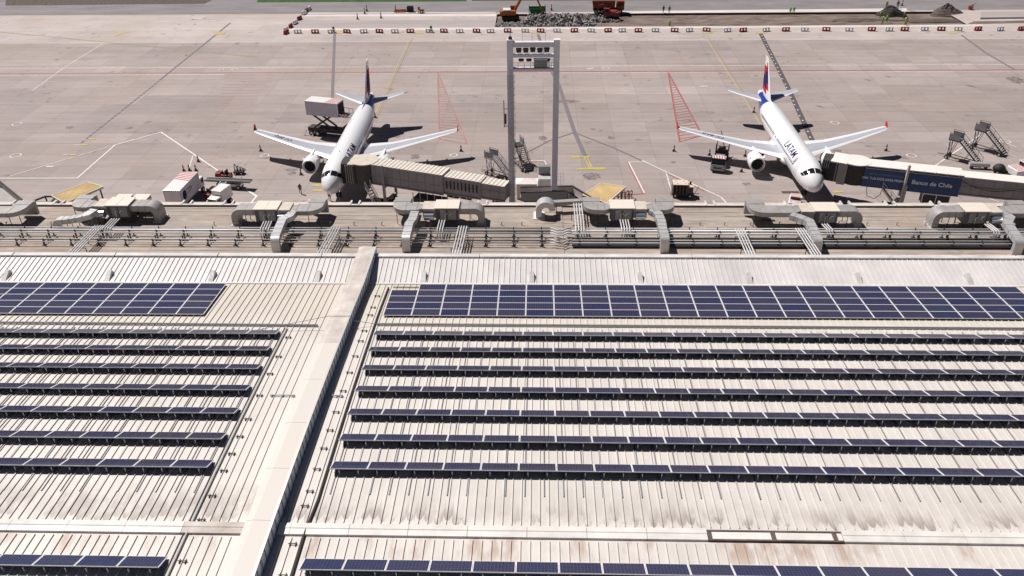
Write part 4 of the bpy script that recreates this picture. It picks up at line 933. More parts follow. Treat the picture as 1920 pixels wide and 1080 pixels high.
def canopy(label, pix, zs):
    root = thing('stair_canopy', label, 'canopy', (0, 0, 0), 0, 'tan stair canopies'); P = [at(x, y, z) for (x, y), z in zip(pix, zs)]
    b = MB(); n = len(P); b.v = [tuple(p) for p in P]+[tuple(p-Vector((0, 0, .3))) for p in P]
    b.f = [list(range(n))]+[[i, (i+1) % n, n+(i+1) % n, n+i] for i in range(n)]+[list(range(n, 2*n))[::-1]]; b.m = [0]+[1]*n+[1]; b.build('roof_boards', [M_board, M_board_e], root)
    b = MB()
    for i, p in enumerate(P):
        q = P[(i+1) % n]; b.bar(p, q, .14, .1)
    b.build('roof_trim', M_board_e, root)
    b = MB(); N = 11
    for k in range(1, N): b.bar(P[0].lerp(P[3], k/N)+Vector((0, 0, .015)), P[1].lerp(P[2], k/N)+Vector((0, 0, .015)), .09, .03)
    b.build('seams', M_board, root)
    for p in P: 
        c = (P[0]+P[2])/2; e = p.lerp(c, .15); b = MB(); b.bar((e.x, e.y, 0), (e.x, e.y, e.z-.25), .16); b.build('post', M_steel_d, root)
canopy('long tan boarded stair canopy at the far left beside the terrace edge', [(97, 367), (165, 341.5), (193.5, 350), (121, 381)], (4.4, 3.2, 3.2, 4.4))
canopy('wide tan boarded stair canopy right of the floodlight mast', [(1092, 366), (1126, 343.5), (1173, 350), (1138, 381)], (4.6, 3.8, 3.8, 4.6))
c = at(82, 374, 3.2); r = thing('stair_enclosure', 'dark framed open stair head left of the long tan canopy', 'stairwell', (c.x, c.y, 0))
b = MB()
for p, q in (((-1.5, -.9), (-.3, 1)), ((-.3, 1), (1.4, 1)), ((1.4, 1), (1.5, -.9)), ((-1.5, -.9), (1.5, -.9))): b.bar((*p, 3.2), (*q, 3.2), .22); b.bar((p[0], p[1], 0), (p[0], p[1], 3.2), .15)
b.build('frame', M_steel_d, r); b = MB(); b.bx(-.8, 1.2, -.7, .8, 2.2, 2.4); b.build('landing', M_beige_d, r)

# ------------------------------------------------------------------ air handling on the terrace
def ahu(label, X, Y, sec, drum, left, right, branch, extra=None, wd=2.6):
    """X,Y = centre of main box; sec = -1/1 side of the second box; left/right = (kind, reach); branch = path"""
    r = thing('air_handler', label, 'air handler', (X, Y, TZ), 0, 'rooftop air handling units')
    b = MB(); b.bx(-wd/2, wd/2, -1.0, 1.0, .7, 2.25); bd = b.build('housing', M_unit, r, bevel=.02)
    b = MB(); b.bx(-wd/2-.12, wd/2+.12, -1.15, 1.15, 2.253, 2.36); b.bx(-.02, .02, -1.1, 1.1, 2.361, 2.385); b.build('lid', M_unit_top, bd, bevel=.02)
    b = MB(); b.bx(-wd*.3, -.1, -1.02, -1.003, .85, 2.05); b.bx(.1, wd*.4, -1.02, -1.003, .85, 2.05)
    for k in range(3): b.bx(.25+k*.3, .35+k*.3, -1.035, -1.021, 1.2, 1.45)
    b.build('access_panel', M_steel, bd)
    b = MB()
    for x in (-wd/2+.1, wd/2-.1):
        for y in (-.9, .9): b.bar((x, y, 0), (x, y, .7), .1)
    b.bar((-wd/2, -.9, .62), (wd/2, -.9, .62), .1); b.bar((-wd/2, .9, .62), (wd/2, .9, .62), .1); b.build('stand', M_steel_d, r)
    b = MB(); x0 = wd/2 if sec > 0 else -wd/2-1.5; b.bx(x0, x0+1.5, -.9, 1.0, 1.0, 2.12); s2 = b.build('fan_section', M_galv, r); b = MB(); b.bx(x0-.02, x0+1.52, -.98, 1.05, 2.123, 2.19); b.build('lid', M_beige, s2)
    if drum:
        xc = x0+.75; b = MB(); b.tube((xc-.55, -1.3, 1.35), (xc+.55, -1.3, 1.35), .42, 18); d = b.build('fan_drum', M_drum, r, smooth=True, ang=40)
        b = MB(); b.bar((xc-.4, -1.3, 0), (xc-.4, -1.3, .95), .06); b.bar((xc+.4, -1.3, 0), (xc+.4, -1.3, .95), .06); b.build('drum_stand', M_steel_d, d)
    b = MB(); b.ptube([(-.2, -1.02, .9), (-.2, -1.3, 1.0), (-.2, -1.3, 1.7), (.1, -1.3, 1.75)], .06, 6); b.ptube([(.3, -1.02, 1.5), (.3, -1.35, 1.5), (.5, -1.35, 1.8), (.7, -1.3, 1.75)], .06, 6); b.build('valve_pipes', M_alu, r)
    for s, (kind, reach) in ((-1, left), (1, right)):
        xs_ = s*(wd/2+(1.5 if sec == s else 0)); zt = 1.8; hh = .62
        b = MB()
        if kind == 'bend':
            xe = xs_+s*reach; Rr = 1.6; yf = -1.0; pl = [(xs_, -.5), (xs_+s*.7, yf), (xe-s*Rr, yf)]
            for k in range(1, 9): q = rad(90*k/8); pl.append((xe-s*Rr+s*Rr*sin(q), yf+Rr-Rr*cos(q)))
            pl += [(xe, 2.1), (xe-s*1.95, 2.1), (xe-s*1.95, .9), (xs_+s*.7, .9), (xs_, .5)]
            b.prism(pl, zt-.3, zt+.26); o = b.build('bent_duct', M_galv, r, bevel=.02)
            b = MB(); b.bx(min(xe, xe-s*1.95)-.03, max(xe, xe-s*1.95)+.03, 2.102, 2.5, zt-1.5, zt+.2); b.build('duct_hood', M_galv, o)
            b = MB()
            for xq in (xe-s*Rr, xs_+s*.72): b.bx(xq-.025, xq+.025, yf-.02, .92, zt-.32, zt+.29)
            if reach > 4.5: b.bx(xe-s*3.2-.025, xe-s*3.2+.025, yf-.02, .92, zt-.32, zt+.29)
            b.bx(min(xe, xe-s*1.95), max(xe, xe-s*1.95), 1.2, 1.24, zt+.261, zt+.3); b.build('duct_flange', M_steel, o)
            for q in (0, 1.1):
                b = MB(); b.bar((xe-s*(.5+q), yf+.5-.4*q*.5, 0), (xe-s*(.5+q), yf+.5-.4*q*.5, zt-.36), .06); b.build('duct_leg', M_steel_d, o)
        elif kind == 'drop':
            xe = xs_+s*reach; R = .75; pts = [(xs_, .1, zt), (xs_+s*.5, .1, zt-.05), (xe-s*R, .1, zt-.05)]
            for k in range(1, 7): a = rad(15*k); pts.append((xe-s*R+s*R*sin(a), .1, zt-.05-R+R*cos(a)))
            pts.append((xe, .1, .08)); b.duct(pts, 1.7, .72, vert=(0, 1, 0), seam=True); o = b.build('drop_duct', [M_galv, M_steel], r, smooth=True, ang=35)
            b = MB(); b.bx(xe-.55, xe+.55, -.95, 1.15, .0, .09); b.build('duct_flange', M_galv_n, o)
            b = MB(); xm = (xs_+xe)/2; b.bar((xm, -.6, 0), (xm, -.6, zt-.4), .06); b.bar((xm, .8, 0), (xm, .8, zt-.4), .06); b.build('duct_leg', M_steel_d, o)
    if branch:
        P = [Vector(p) for p in branch]; b = MB(); b.duct(P, .95, .6); o = b.build('branch_duct', M_galv_n if len(P) > 2 else M_galv, r)
        e = P[-1]; d = (P[-1]-P[-2]).normalized(); d.z = 0; b = MB(); sd = (d.y, -d.x, 0); q = [e-d*.02]
        for k in range(0, 7): a = rad(15*k); q.append(e+d*(.45*sin(a))+Vector((0, 0, -.45+.45*cos(a))))
        q.append(e+d*.45+Vector((0, 0, -e.z+.03))); b.duct(q, .93, .56, vert=sd); b.build('outlet_elbow', M_galv_n, o, smooth=True, ang=30)
        b = MB()
        for i, (p, q2) in enumerate(zip(P, P[1:])):
            t = (q2-p); L = t.length; n = max(1, int(L/.75))
            for k in range(n):
                c = p+t*((k+.5)/n); u = t.normalized(); b.bar(c-u*.02, c+u*.02, 1.0, .65)
        b.build('duct_seams', M_steel, o)
        b = MB()
        for p in P[1:-1]: b.bar((p.x+.3, p.y, 0), (p.x+.3, p.y, p.z-.3), .05); b.bar((p.x-.3, p.y, 0), (p.x-.3, p.y, p.z-.3), .05)
        b.build('duct_leg', M_steel_d, o)
    if extra: extra(r)
    return r
def W(px, py, dz): return at(px, py, TZ+dz)
def bpath(X, Y, pts):
    out = []
    for px, py, dz in pts: p = W(px, py, dz); out.append((p.x-X, p.y-Y, dz))
    return out
def U(px, py): p = W(px, py, 2.1); return p.x, p.y
X, Y = U(226, 381)
def ex1(r):
    for x0, w_ in ((-1.6, 1.7), (.6, 1.7)):
        b = MB(); b.bx(x0, x0+w_, 1.3, 3.0, .2, 1.75); o = b.build('rear_box', M_galv, r); b = MB(); b.bx(x0-.06, x0+w_+.06, 1.25, 3.06, 1.753, 1.84); b.build('lid', M_unit_top, o)
ahu('air handler at the far left with two pale boxes behind it', X, Y, -1, True, ('bend', 3.2), ('drop', 3.0), bpath(X, Y, [(178, 396, 1.75), (168, 403, 1.7), (150, 409, 1.3), (128, 412.5, 1.0), (112, 413.5, .95)]), ex1)
X, Y = U(502, 388)
ahu('air handler below the nose of the left jet with long zigzag duct', X, Y, 1, True, ('drop', 2.6), ('bend', 3.6), bpath(X, Y, [(552, 397, 1.75), (544, 407, 1.75), (531, 413, 1.7), (524, 428, 1.6), (517, 446, 1.55)]))
X, Y = U(839, 386)
ahu('air handler in front of the left boarding bridge with cream lid', X, Y, -1, True, ('bend', 3.6), ('drop', 2.6), bpath(X, Y, [(778, 400, 1.75), (774, 413, 1.75), (767, 423, 1.75), (765, 432, 1.7), (762, 444, 1.55)]))
X, Y = U(1166, 386)
ahu('air handler with drooping duct right of the mast, cream stained lid', X, Y, 1, True, ('bend', 3.1), ('bend', 3.3), bpath(X, Y, [(1222, 396, 1.75), (1234, 403, 1.75), (1240, 418, 1.75), (1242, 431, 1.7), (1246, 445, 1.6)]))
X, Y = U(1546, 391)
ahu('air handler below the nose of the right jet with white lid', X, Y, -1, False, ('bend', 5.6), ('drop', 2.6), bpath(X, Y, [(1483, 405, 1.75), (1500, 410, 1.75), (1517, 417, 1.75), (1525, 433, 1.7), (1532, 448, 1.6)]))
X, Y = U(1826, 392)
ahu('air handler at the far right with big rounded drop duct', X, Y, 1, True, ('drop', 2.9), ('bend', 3.8), bpath(X, Y, [(1882, 402, 1.75), (1893, 410, 1.75), (1888, 420, 1.7), (1896, 432, 1.65), (1909, 450, 1.6)]))
X, Y = U(-42, 392)
ahu('air handler cut by the left edge with a curved duct end', X, Y, -1, True, ('drop', 2.6), ('bend', 4.2), None)
p = W(1018, 405, 0); r = thing('vent_cowl', 'pale round topped vent cowl with square opening left of the expansion joint', 'vent', (p.x, p.y, TZ), 0)
b = MB(); q = [(.0, 0, .1)]+[(-.0+.8-.8*cos(rad(15*k)), 0, 1.0+.8*sin(rad(15*k))) for k in range(0, 13)]; q[0] = (0, 0, .1); q = [(x-.5, y, z) for x, y, z in q]; b.duct(q, 1.5, .7, vert=(0, 1, 0)); b.build('cowl', M_galv_n, r, smooth=True, ang=30)
b = MB(); b.bx(-1.1, .2, -1.0, 1.0, .0, .1); b.build('base', M_white_r, r)
b = MB(); b.bar((1.0, 1.0, 1.2), (5.2, 1.6, 1.2), .7, .45); b.build('side_duct', M_galv, r); b = MB(); b.bar((4.2, 1.4, 0), (4.2, 1.4, 1), .08); b.bar((1.6, 1.1, 0), (1.6, 1.1, 1), .08); b.build('duct_leg', M_steel_d, r)

# pipe racks along the terrace
def rack(label, x0, x1, rows, supY, zt, loc_group, tray=False):
    r = thing('pipe_rack', label, 'pipes', (0, 0, TZ), 0, loc_group)
    for y, z, rr in rows:
        b = MB(); b.tube((x0, y, z), (x1, y, z), rr, 8); b.build('pipe', M_pipe, r, smooth=True)
    y0, y1 = rows[0][0], rows[-1][0]; x = x0+.7
    b = MB(); b.bar((0, y1-.15, 0), (0, y1-.15, zt+.25), .09); b.bar((0, y0+.15, 0), (0, y0+.15, zt-.1), .09); b.bar((0, y1-.3, zt-.14), (0, y0+.3, zt-.14), .08)
    b.bx(-.2, .2, y1-.3, y1, 0, .05); b.bx(-.2, .2, y0, y0+.3, 0, .05); b.bar((.1, y0+.1, 0), (.1, y0+.1, zt+.3), .12); o = b.build('rack_support', M_steel_d, r); o.location = (x, 0, 0)
    while x < x1-3.3: x += 3.12; part(o, r, (x, 0, 0))
    if tray:
        b = MB(); b.bx(x0, x1, y0-.25, y1+.55, .22, .27); b.build('cable_tray', M_blk, r)
    return r
yA = [W(960, y, 1.0).y for y in (437.5, 433, 428)]; yB = [W(960, y, .55).y for y in (455, 450, 445)]
jx = W(1050, 440, .8).x
for x0, x1, nm in ((-72, jx-1.1, 'left of'), (jx+1.3, 78, 'right of')):
    rack('upper bank of three pale lagged pipes along the terrace %s the expansion joint' % nm, x0, x1, [(y, 1.0, q) for y, q in zip(yA, (.09, .15, .075))], 0, 1.0, 'pipe banks along the terrace')
    rack('lower bank of three thin lagged pipes along the terrace %s the expansion joint' % nm, x0, x1, [(y, .55, .055) for y in yB], 0, .55, 'pipe banks along the terrace', nm == 'right of')
r = thing('pipe_crossover', 'bundle of stepped pipes crossing over the terrace expansion joint', 'pipes', (jx, 0, TZ))
for ys, z, rr in ((yA, 1.0, .1), (yB, .55, .075)):
    for y in ys:
        b = MB(); b.ptube([(-1.1, y, z), (-.75, y, z), (-.35, y-.35, z-.02), (.3, y-.35, z-.02), (.75, y+.05, z), (1.3, y, z)], rr, 8); b.build('pipe', M_pipe, r, smooth=True)
def cross(label, p0, p1, n, z, sup=True, gap=.3):
    a, c = W(*p0, z), W(*p1, z); a.z = c.z = z; r = thing('cross_pipes', label, 'pipes', (0, 0, TZ), 0, 'pipe bundles crossing the terrace'); t = (c-a).normalized(); s = Vector((-t.y, t.x, 0))
    for k in range(n):
        o = s*(k-(n-1)/2)*gap; b = MB(); b.ptube([a+o, c+o, c+o+t*.25+Vector((0, 0, -.25)), c+o+t*.3+Vector((0, 0, -z))], .075, 7); b.build('pipe', M_pipe, r, smooth=True)
    if sup:
        b = MB()
        for k in (.3, .8):
            e = a.lerp(c, k)
            for q in (-1, 1): f = e+s*q*(gap*n/2+.15); b.bar((f.x, f.y, 0), (f.x, f.y, z-.08), .07)
            b.bar(e-s*(gap*n/2+.15)+Vector((0, 0, -.12)), e+s*(gap*n/2+.15)+Vector((0, 0, -.12)), .07)
        b.build('pipe_support', M_steel_d, r)
cross('four pipes slanting from the far left air handler down to the roof parapet', (186, 423), (137, 474), 4, 1.3)
cross('short pipes dropping from the far left air handler onto the pipe bank', (217, 410), (200, 428), 4, 1.25, False)
cross('short pipes dropping from the second air handler onto the pipe bank', (502, 415), (496, 429), 4, 1.25, False)
cross('four pipes slanting to the parapet right of the second air handler', (631, 424), (604, 475), 4, 1.3)
cross('short pipes dropping from the cream lidded air handler onto the pipe bank', (829, 413), (825, 430), 3, 1.25, False)
cross('four pipes slanting to the parapet right of the cream lidded air handler', (868, 424), (856, 476), 4, 1.3)
cross('four pale pipes running back from the pipe bank beside the expansion joint', (1083, 381), (1088, 431), 4, 1.3)
cross('short pipes dropping from the air handler right of the mast', (1170, 412), (1174, 430), 4, 1.25, False)
cross('four pipes slanting right to the parapet, between two air handlers on the right', (1386, 428), (1408, 477), 4, 1.3)
cross('four pipes slanting right to the parapet beside the zigzag duct on the right', (1499, 428), (1532, 478), 4, 1.3)
cross('short pipes dropping from the white lidded air handler', (1546, 420), (1556, 431), 3, 1.25, False)
cross('short pipes dropping from the far right air handler', (1851, 420), (1868, 433), 3, 1.25, False)
b0 = MB(); b0.tube((0, 0, 0), (0, 0, .35), .05, 8); b0.tube((0, 0, .35), (.14, 0, .45), .06, 8)
vp = tag(b0.build('roof_vent', M_steel), 'small hooked vent pipe standing on the terrace behind the pipe bank', 'vent', 'small vent pipes on the terrace')
vs_ = [10, 52, 94, 400, 448, 618, 663, 715, 940, 978, 1117, 1212, 1260, 1313, 1359, 1408, 1462, 1573, 1627, 1683, 1737, 1790]
for i, px in enumerate(vs_):
    q = W(px, 425, 0)
    if i == 0: vp.location = (q.x, q.y+.35, TZ)
    else: dup(vp, (q.x, q.y+.35, TZ), 0)
c = W(1440, 414, 0); b = MB(); b.bx(-.75, .75, -.12, .12, 0, .15); o = tag(b.build('rust_beam', M_rust), 'short rusty beam lying on the terrace left of the white lidded air handler', 'beam'); o.location = (c.x, c.y, TZ)
#PART3

# ------------------------------------------------------------------ vehicles
def wheel(root, x, y, r=.45, w_=.28, name='wheel'):
    b = MB(); b.tube((x, y-w_/2, r), (x, y+w_/2, r), r, 16, 0); o = b.build(name, M_blk, root)
    b = MB(); s = 1 if y > 0 else -1; b.tube((x, y+s*(w_/2), r), (x, y+s*(w_/2+.015), r), r*.5, 12, 0); b.build('rim', M_alu, o); return o
def stripes(b, x0, x1, y0, y1, z, n, mi=0, lean=.5):
    """leaning stripes on a lid, between y0 and y1, inside x0..x1"""
    L = (x1-x0)/n
    for k in range(n):
        a = x0+k*L; b.add([(a, y0, z), (a+L*.5, y0, z), (min(a+L*.5+lean, x1), y1, z), (min(a+lean, x1), y1, z)], [(0, 1, 2, 3)], mi)
def frame2(p, q):
    d = q-p; return math.atan2(d.y, d.x)
# white box truck
ZT_ = 3.7; ra = at(304.5, 357, ZT_); rb = at(337, 357.5, ZT_); fa = at(336.5, 322.5, ZT_); fb = at(374.5, 321.5, ZT_)
rear, front = (ra+rb)/2, (fa+fb)/2; L = (front-rear).length; Wd = (rb-ra).length; rz = frame2(rear, front)
t = thing('box_truck', 'white box truck with striped roof end and dark round emblem on its side', 'truck', (rear.x, rear.y, 0), rz)
b = MB(); b.bx(0, L, -Wd/2, Wd/2, 1.15, ZT_, 0, 1); bx_ = b.build('cargo_box', [M_lilac, M_white], t, bevel=.03)
b = MB(); stripes(b, L*.5, L-.05, -Wd/2+.05, Wd/2-.05, ZT_+.012, 6, 0, .7); b.build('roof_stripes', M_stripe_r, bx_)
b = MB(); b.bx(-.03, -.002, -Wd/2+.12, -.02, 1.3, ZT_-.15); b.bx(-.03, -.002, .02, Wd/2-.12, 1.3, ZT_-.15); b.build('rear_door', M_alu, bx_)
b = MB(); N = 24; b.v = [(1.15+.62*cos(2*PI*k/N), -Wd/2-.012, 2.5+.72*sin(2*PI*k/N)) for k in range(N)]; b.f = [list(range(N))]; b.m = [0]; b.build('emblem', M_navy, bx_)
mt = lambda x, z, s=-1: Matrix.Translation((x, s*(Wd/2+.014), z)) @ Matrix.Rotation(rad(90), 4, 'X')
b = MB()
for k, (x, z, l) in enumerate(((2.0, 2.95, .5), (2.55, 2.85, .35), (2.1, 2.35, .7), (2.9, 2.45, .5), (3.4, 2.6, .4), (3.0, 2.9, .45))):
    b.ptube([(x, -Wd/2-.01, z-.12), (x+l*.3, -Wd/2-.01, z+.12), (x+l*.6, -Wd/2-.01, z-.08), (x+l, -Wd/2-.01, z+.1)], .035, 4)
b.build('side_lettering', M_navy, bx_)
b = MB(); b.prism([(L+.1, -Wd/2+.1), (L+1.5, -Wd/2+.1), (L+1.5, Wd/2-.1), (L+.1, Wd/2-.1)], .8, 2.4); cb = b.build('cab', M_white, t, bevel=.12); b = MB(); b.bx(L+1.49, L+1.52, -Wd/2+.25, Wd/2-.25, 1.55, 2.25); b.build('windscreen', M_glass, cb)
b = MB(); b.bx(L+.5, L+1.2, -Wd/2+.07, -Wd/2+.1, 1.5, 2.2); b.build('side_window', M_glass, cb)
b = MB(); b.bx(.1, L+1.3, -.45, .45, .6, 1.14); b.build('chassis', M_steel_d, t)
for x in (1.0, L+.7):
    for s in (-1, 1): wheel(t, x, s*(Wd/2-.2), .48)
# catering truck with raised box
zt = 6.5; p1, p2, p3, p4 = at(571, 188.8, zt), at(583.6, 180, zt), at(642.6, 185.2, zt), at(631.6, 195, zt)
c0 = (p1+p2)/2; c1 = (p3+p4)/2; L = (c1-c0).length; Wd = ((p1-p2).length+(p3-p4).length)/2; rz = frame2(c0, c1)
t = thing('catering_truck', 'catering truck with its box raised on a black scissor lift at the tail', 'truck', (c0.x, c0.y, 0), rz)
b = MB(); b.bx(0, L, -Wd/2, Wd/2, 3.95, zt, 0, 1); bx_ = b.build('raised_box', [M_lilac, M_white], t, bevel=.03)
b = MB(); stripes(b, L*.62, L-.05, -Wd/2+.05, Wd/2-.05, zt+.012, 5, 0, .5); b.build('roof_stripes', M_stripe_r, bx_)
b = MB(); b.bx(L+.002, L+.02, -Wd/2+.25, Wd/2-.25, 4.1, zt-.25); b.build('opening_shade', M_dark, bx_)  # dark plate on the closed box paints a shaded inside
b = MB(); b.bx(L+.03, L+1.9, -1.0, 1.0, 3.95, 4.1); pl = b.build('loading_platform', M_steel, t)
b = MB()
for y in (-1, 1): b.bar((L+.1, y, 5.1), (L+1.8, y, 4.9), .06); [b.bar((x, y, 4.1), (x, y, 5.1), .05) for x in (L+.1, L+1.0, L+1.8)]
b.build('guard_rail', M_steel_d, pl)
b = MB()
for k in range(6):
    for q in range(2): b.bx(L+.1+k*.28, L+.1+k*.28+.27, -1.02, -1.004, 3.98+q*.3, 3.98+q*.3+.29, (k+q) % 2)
b.build('checker_panel', [M_stripe_r, M_white], pl)
b = MB()
for s in (-.75, .75): b.bar((.9, s, 3.9), (4.6, s, 1.5), .18, .28); b.bar((4.6, s, 3.9), (.9, s, 1.5), .18, .28)
b.bar((.9, -.75, 1.5), (.9, .75, 1.5), .14); b.bar((4.6, -.75, 1.5), (4.6, .75, 1.5), .14); b.build('scissor_lift', M_steel_d, t)
b = MB(); b.bx(-.4, L+1.2, -.85, .85, .75, 1.45); b.build('chassis', M_steel_d, t)
b = MB(); b.bx(L+.5, L+2.1, -1.05, 1.05, .7, 2.3); cb = b.build('cab', M_brn, t, bevel=.1); b = MB(); b.bx(L+2.09, L+2.12, -.85, .85, 1.5, 2.15); b.build('windscreen', M_glass, cb)
for x in (.3, 1.5, L+1.2):
    for s in (-1, 1): wheel(t, x, s*.95, .5)
b = MB()
for x, s in ((-.7, -1), (.9, -1), (-.7, 1)): b.bar((x, s*.8, .9), (x-.3, s*1.35, .1), .12); b.bx(x-.5, x-.1, s*1.35-.15, s*1.35+.15, .02, .1)
b.build('stabiliser', M_alu, t)
# fuel hydrant truck
fr, rr = at(1344, 324.5, 0), at(1354, 291, 0); rz = frame2(rr, fr); L = (fr-rr).length
t = thing('hydrant_truck', 'small fuel hydrant truck with striped cab roof under the right jet wing', 'truck', (rr.x, rr.y, 0), rz)
b = MB(); b.bx(0, L, -.6, .6, .5, .9); b.build('chassis', M_steel_d, t)
b = MB(); b.prism([(L-1.9, -1.15), (L-.3, -1.15), (L-.05, -.95), (L-.05, .95), (L-.3, 1.15), (L-1.9, 1.15)], .55, 1.35); cb = b.build('cab', M_steel, t, bevel=.06)
b = MB(); b.loft([[(L-1.85, -1.1, 1.36), (L-.1, -1.1, 1.36), (L-.1, 1.1, 1.36), (L-1.85, 1.1, 1.36)], [(L-1.8, -1.0, 2.15), (L-.75, -1.0, 2.15), (L-.75, 1.0, 2.15), (L-1.8, 1.0, 2.15)]]); b.build('cab_glass', M_glass, cb)
b = MB(); b.bx(L-1.85, L-.7, -1.04, 1.04, 2.153, 2.25); rf = b.build('cab_roof', M_white, cb); b = MB(); k0 = 0
for k in range(5): b.add([(L-1.8, -1+k*.42, 2.262), (L-1.8, -.78+k*.42, 2.262), (L-.75, -.62+k*.42, 2.262), (L-.75, -.84+k*.42, 2.262)], [(0, 1, 2, 3)])
b.build('roof_stripes', M_stripe_r, rf)
b = MB(); b.bx(L-.04, L+.1, -1.1, 1.1, .45, .75); b.build('bumper', M_steel, t)
for s in (-.85, .85): b = MB(); b.bx(L-.045, L-.02, s-.15, s+.15, .85, 1.02); b.build('headlight', M_lens, t)
b = MB(); b.tube((L-3.2, -.7, 1.3), (L-3.2, .7, 1.3), .62, 14); b.build('hose_drum', M_steel, t); b = MB(); b.ptube([(L-2.3, -.9, 1.2), (L-2.5, -.3, 1.9), (L-2.6, .4, 1.9), (L-2.4, .9, 1.2)], .14, 8); b.build('hose', M_alu, t)
b = MB()
for y in (-1, 1):
    for x in (.2, 1.2, 2.3): b.bar((x, y, .9), (x, y, 2.5), .08)
    b.bar((.2, y, 2.5), (2.3, y, 2.5), .07); b.bar((.2, y, 1.7), (2.3, y, 1.7), .07)
b.bar((.2, -1, 2.5), (.2, 1, 2.5), .07); b.bar((2.3, -1, 2.5), (2.3, 1, 2.5), .07); b.build('lift_frame', M_steel_d, t)
b = MB(); b.bx(.2, 2.3, -.95, .95, .95, 1.2); b.bx(.4, 1.4, -.6, .5, 1.2, 1.75); b.build('pump_deck', M_brn, t)
b = MB(); b.bar((.7, .2, 1.8), (-.9, -.7, 3.9), .1); b.build('fuel_hose', M_blk, t)
for x in (.9, 1.9, L-1.0):
    for s in (-1, 1): wheel(t, x, s*.95, .42)
# ground power cart
c = at(1279, 372, 0); t = thing('power_cart', 'boxy ground power cart with cream lid and brown louvred side', 'power cart', (c.x, c.y+.9, 0), rad(-3))
b = MB(); b.bx(-1.4, .75, -.85, .85, .5, 2.15); bd = b.build('housing', M_brn, t, bevel=.02); b = MB(); b.bx(-1.45, .8, -.9, .9, 2.153, 2.23); ld = b.build('lid', M_tan, bd)
b = MB()
for x, y in ((-.95, .4), (.2, .45), (-.8, -.45), (.45, -.45)): b.bx(x-.08, x+.08, y-.06, y+.06, 2.232, 2.27)
b.build('lid_clip', M_steel, ld)
b = MB(); 
for k in range(4): b.bx(-1.3+k*.5, -1.0+k*.5, -.875, -.853, .6, 2.05)
b.build('louvre', M_dark, bd)
b = MB(); b.bx(.76, 1.6, -.7, .7, .5, 1.75); e = b.build('end_box', M_brn, t); b = MB(); b.bx(.76, 1.64, -.74, .74, 1.753, 1.82); b.build('lid', M_tan, e); b = MB(); b.tube((1.2, .2, 1.82), (1.2, .2, 2.25), .16, 10); b.build('exhaust', M_steel_d, e)
b = MB(); b.bx(-1.5, 1.8, -.6, .6, .35, .5); b.bar((1.8, 0, .4), (2.6, .1, .35), .08); b.bar((2.0, .2, .4), (2.5, .4, 1.4), .06); b.build('chassis', M_steel_d, t)
b = MB(); b.bar((-1.55, -.6, .3), (-1.65, -.3, 2.0), .09); b.bar((-1.7, -.8, .3), (-1.9, -.5, 1.6), .06); b.build('cable_arm', M_alu, t)
for x in (-1, 1.2):
    for s in (-1, 1): wheel(t, x, s*.7, .34)
# belt loaders
def belt_loader(label, p, q, z0, z1, wd=1.0, seat=True):
    d = q-p; L = Vector((d.x, d.y, 0)).length; t = thing('belt_loader', label, 'belt loader', (p.x, p.y, 0), frame2(p, q), 'belt loaders by the box truck')
    b = MB(); b.bar((0, 0, z0), (L, 0, z1), wd*.8, .12); bt = b.build('conveyor_belt', M_brn, t)
    for s in (-1, 1): b = MB(); b.bar((0, s*wd/2, z0+.06), (L, s*wd/2, z1+.06), .1, .3); b.build('belt_rail', M_steel if s < 0 else M_alu, bt)
    b = MB(); b.bx(L*.25, L*.78, -wd*.55, wd*.55, .45, .85); b.build('chassis', M_alu, t)
    if seat:
        b = MB(); b.bx(L*.5, L*.62, wd*.5, wd*1.25, .5, 1.0); b.bx(L*.49, L*.52, wd*.55, wd*1.2, 1.0, 1.6); b.tube((L*.7, wd*.9, .9), (L*.74, wd*.9, 1.5), .05, 6); b.build('driver_seat', M_blk, t)
    b = MB(); b.bar((L*.6, 0, .8), (L*.68, 0, (z0*.35+z1*.65)), .14); b.bar((L*.35, 0, .8), (L*.3, 0, (z0*.7+z1*.3)), .14); b.build('lift_arm', M_steel_d, t)
    for x in (L*.3, L*.73):
        for s in (-1, 1): wheel(t, x, s*wd*.55, .36, .22)
belt_loader('long belt loader lying crossways beyond the small white truck', at(386, 336, 1.2), at(471, 341, 1.2), 1.15, 1.3, 1.0)
belt_loader('dark belt loader pointing away beside the small white truck', at(393, 381, 1.0), at(420, 343, 1.4), 1.0, 1.5, .9)
def tow_tractor(label, p, rz, m):
    t = thing('tow_tractor', label, 'tow tractor', (p.x, p.y, 0), rz)
    b = MB(); b.bx(-1.2, 1.2, -.65, .65, .4, .95); b.bx(.3, 1.15, -.6, .6, .95, 1.2); b.build('body', m, t, bevel=.05)
    b = MB(); b.bx(-.5, .0, -.45, .45, .95, 1.15); b.bx(-.62, -.5, -.45, .45, .95, 1.6); b.build('seat', M_blk, t)
    b = MB(); b.tube((.15, .2, 1.0), (-.02, .2, 1.45), .03, 6); b.tube((-.04, .2, 1.44), (0, .2, 1.47), .19, 12); b.build('steering_wheel', M_blk, t)
    for x in (-.8, .8):
        for s in (-1, 1): wheel(t, x, s*.6, .36, .22)
    return t
tow_tractor('red tow tractor in the shade between box truck and dark belt loader', at(399, 364, .5), rad(60), M_red)
tow_tractor('red tow tractor half hidden beyond the long belt loader', at(420, 330, .5), rad(175), M_red)
c = at(449, 326, 0); t = thing('hose_cart', 'small black cart with upright hoses at the far end of the belt loader', 'cart', (c.x, c.y, 0), 0)
b = MB(); b.bx(-.8, .8, -.5, .5, .35, .55); b.build('bed', M_steel_d, t); b = MB()
for x, h in ((-.7, 1.7), (-.2, 1.4), (.3, 1.2), (.7, 1.0)): b.ptube([(x, 0, .5), (x+.1, .1, h), (x+.4, 0, h-.3), (x+.5, -.1, .6)], .07, 6)
b.build('hoses', M_blk, t)
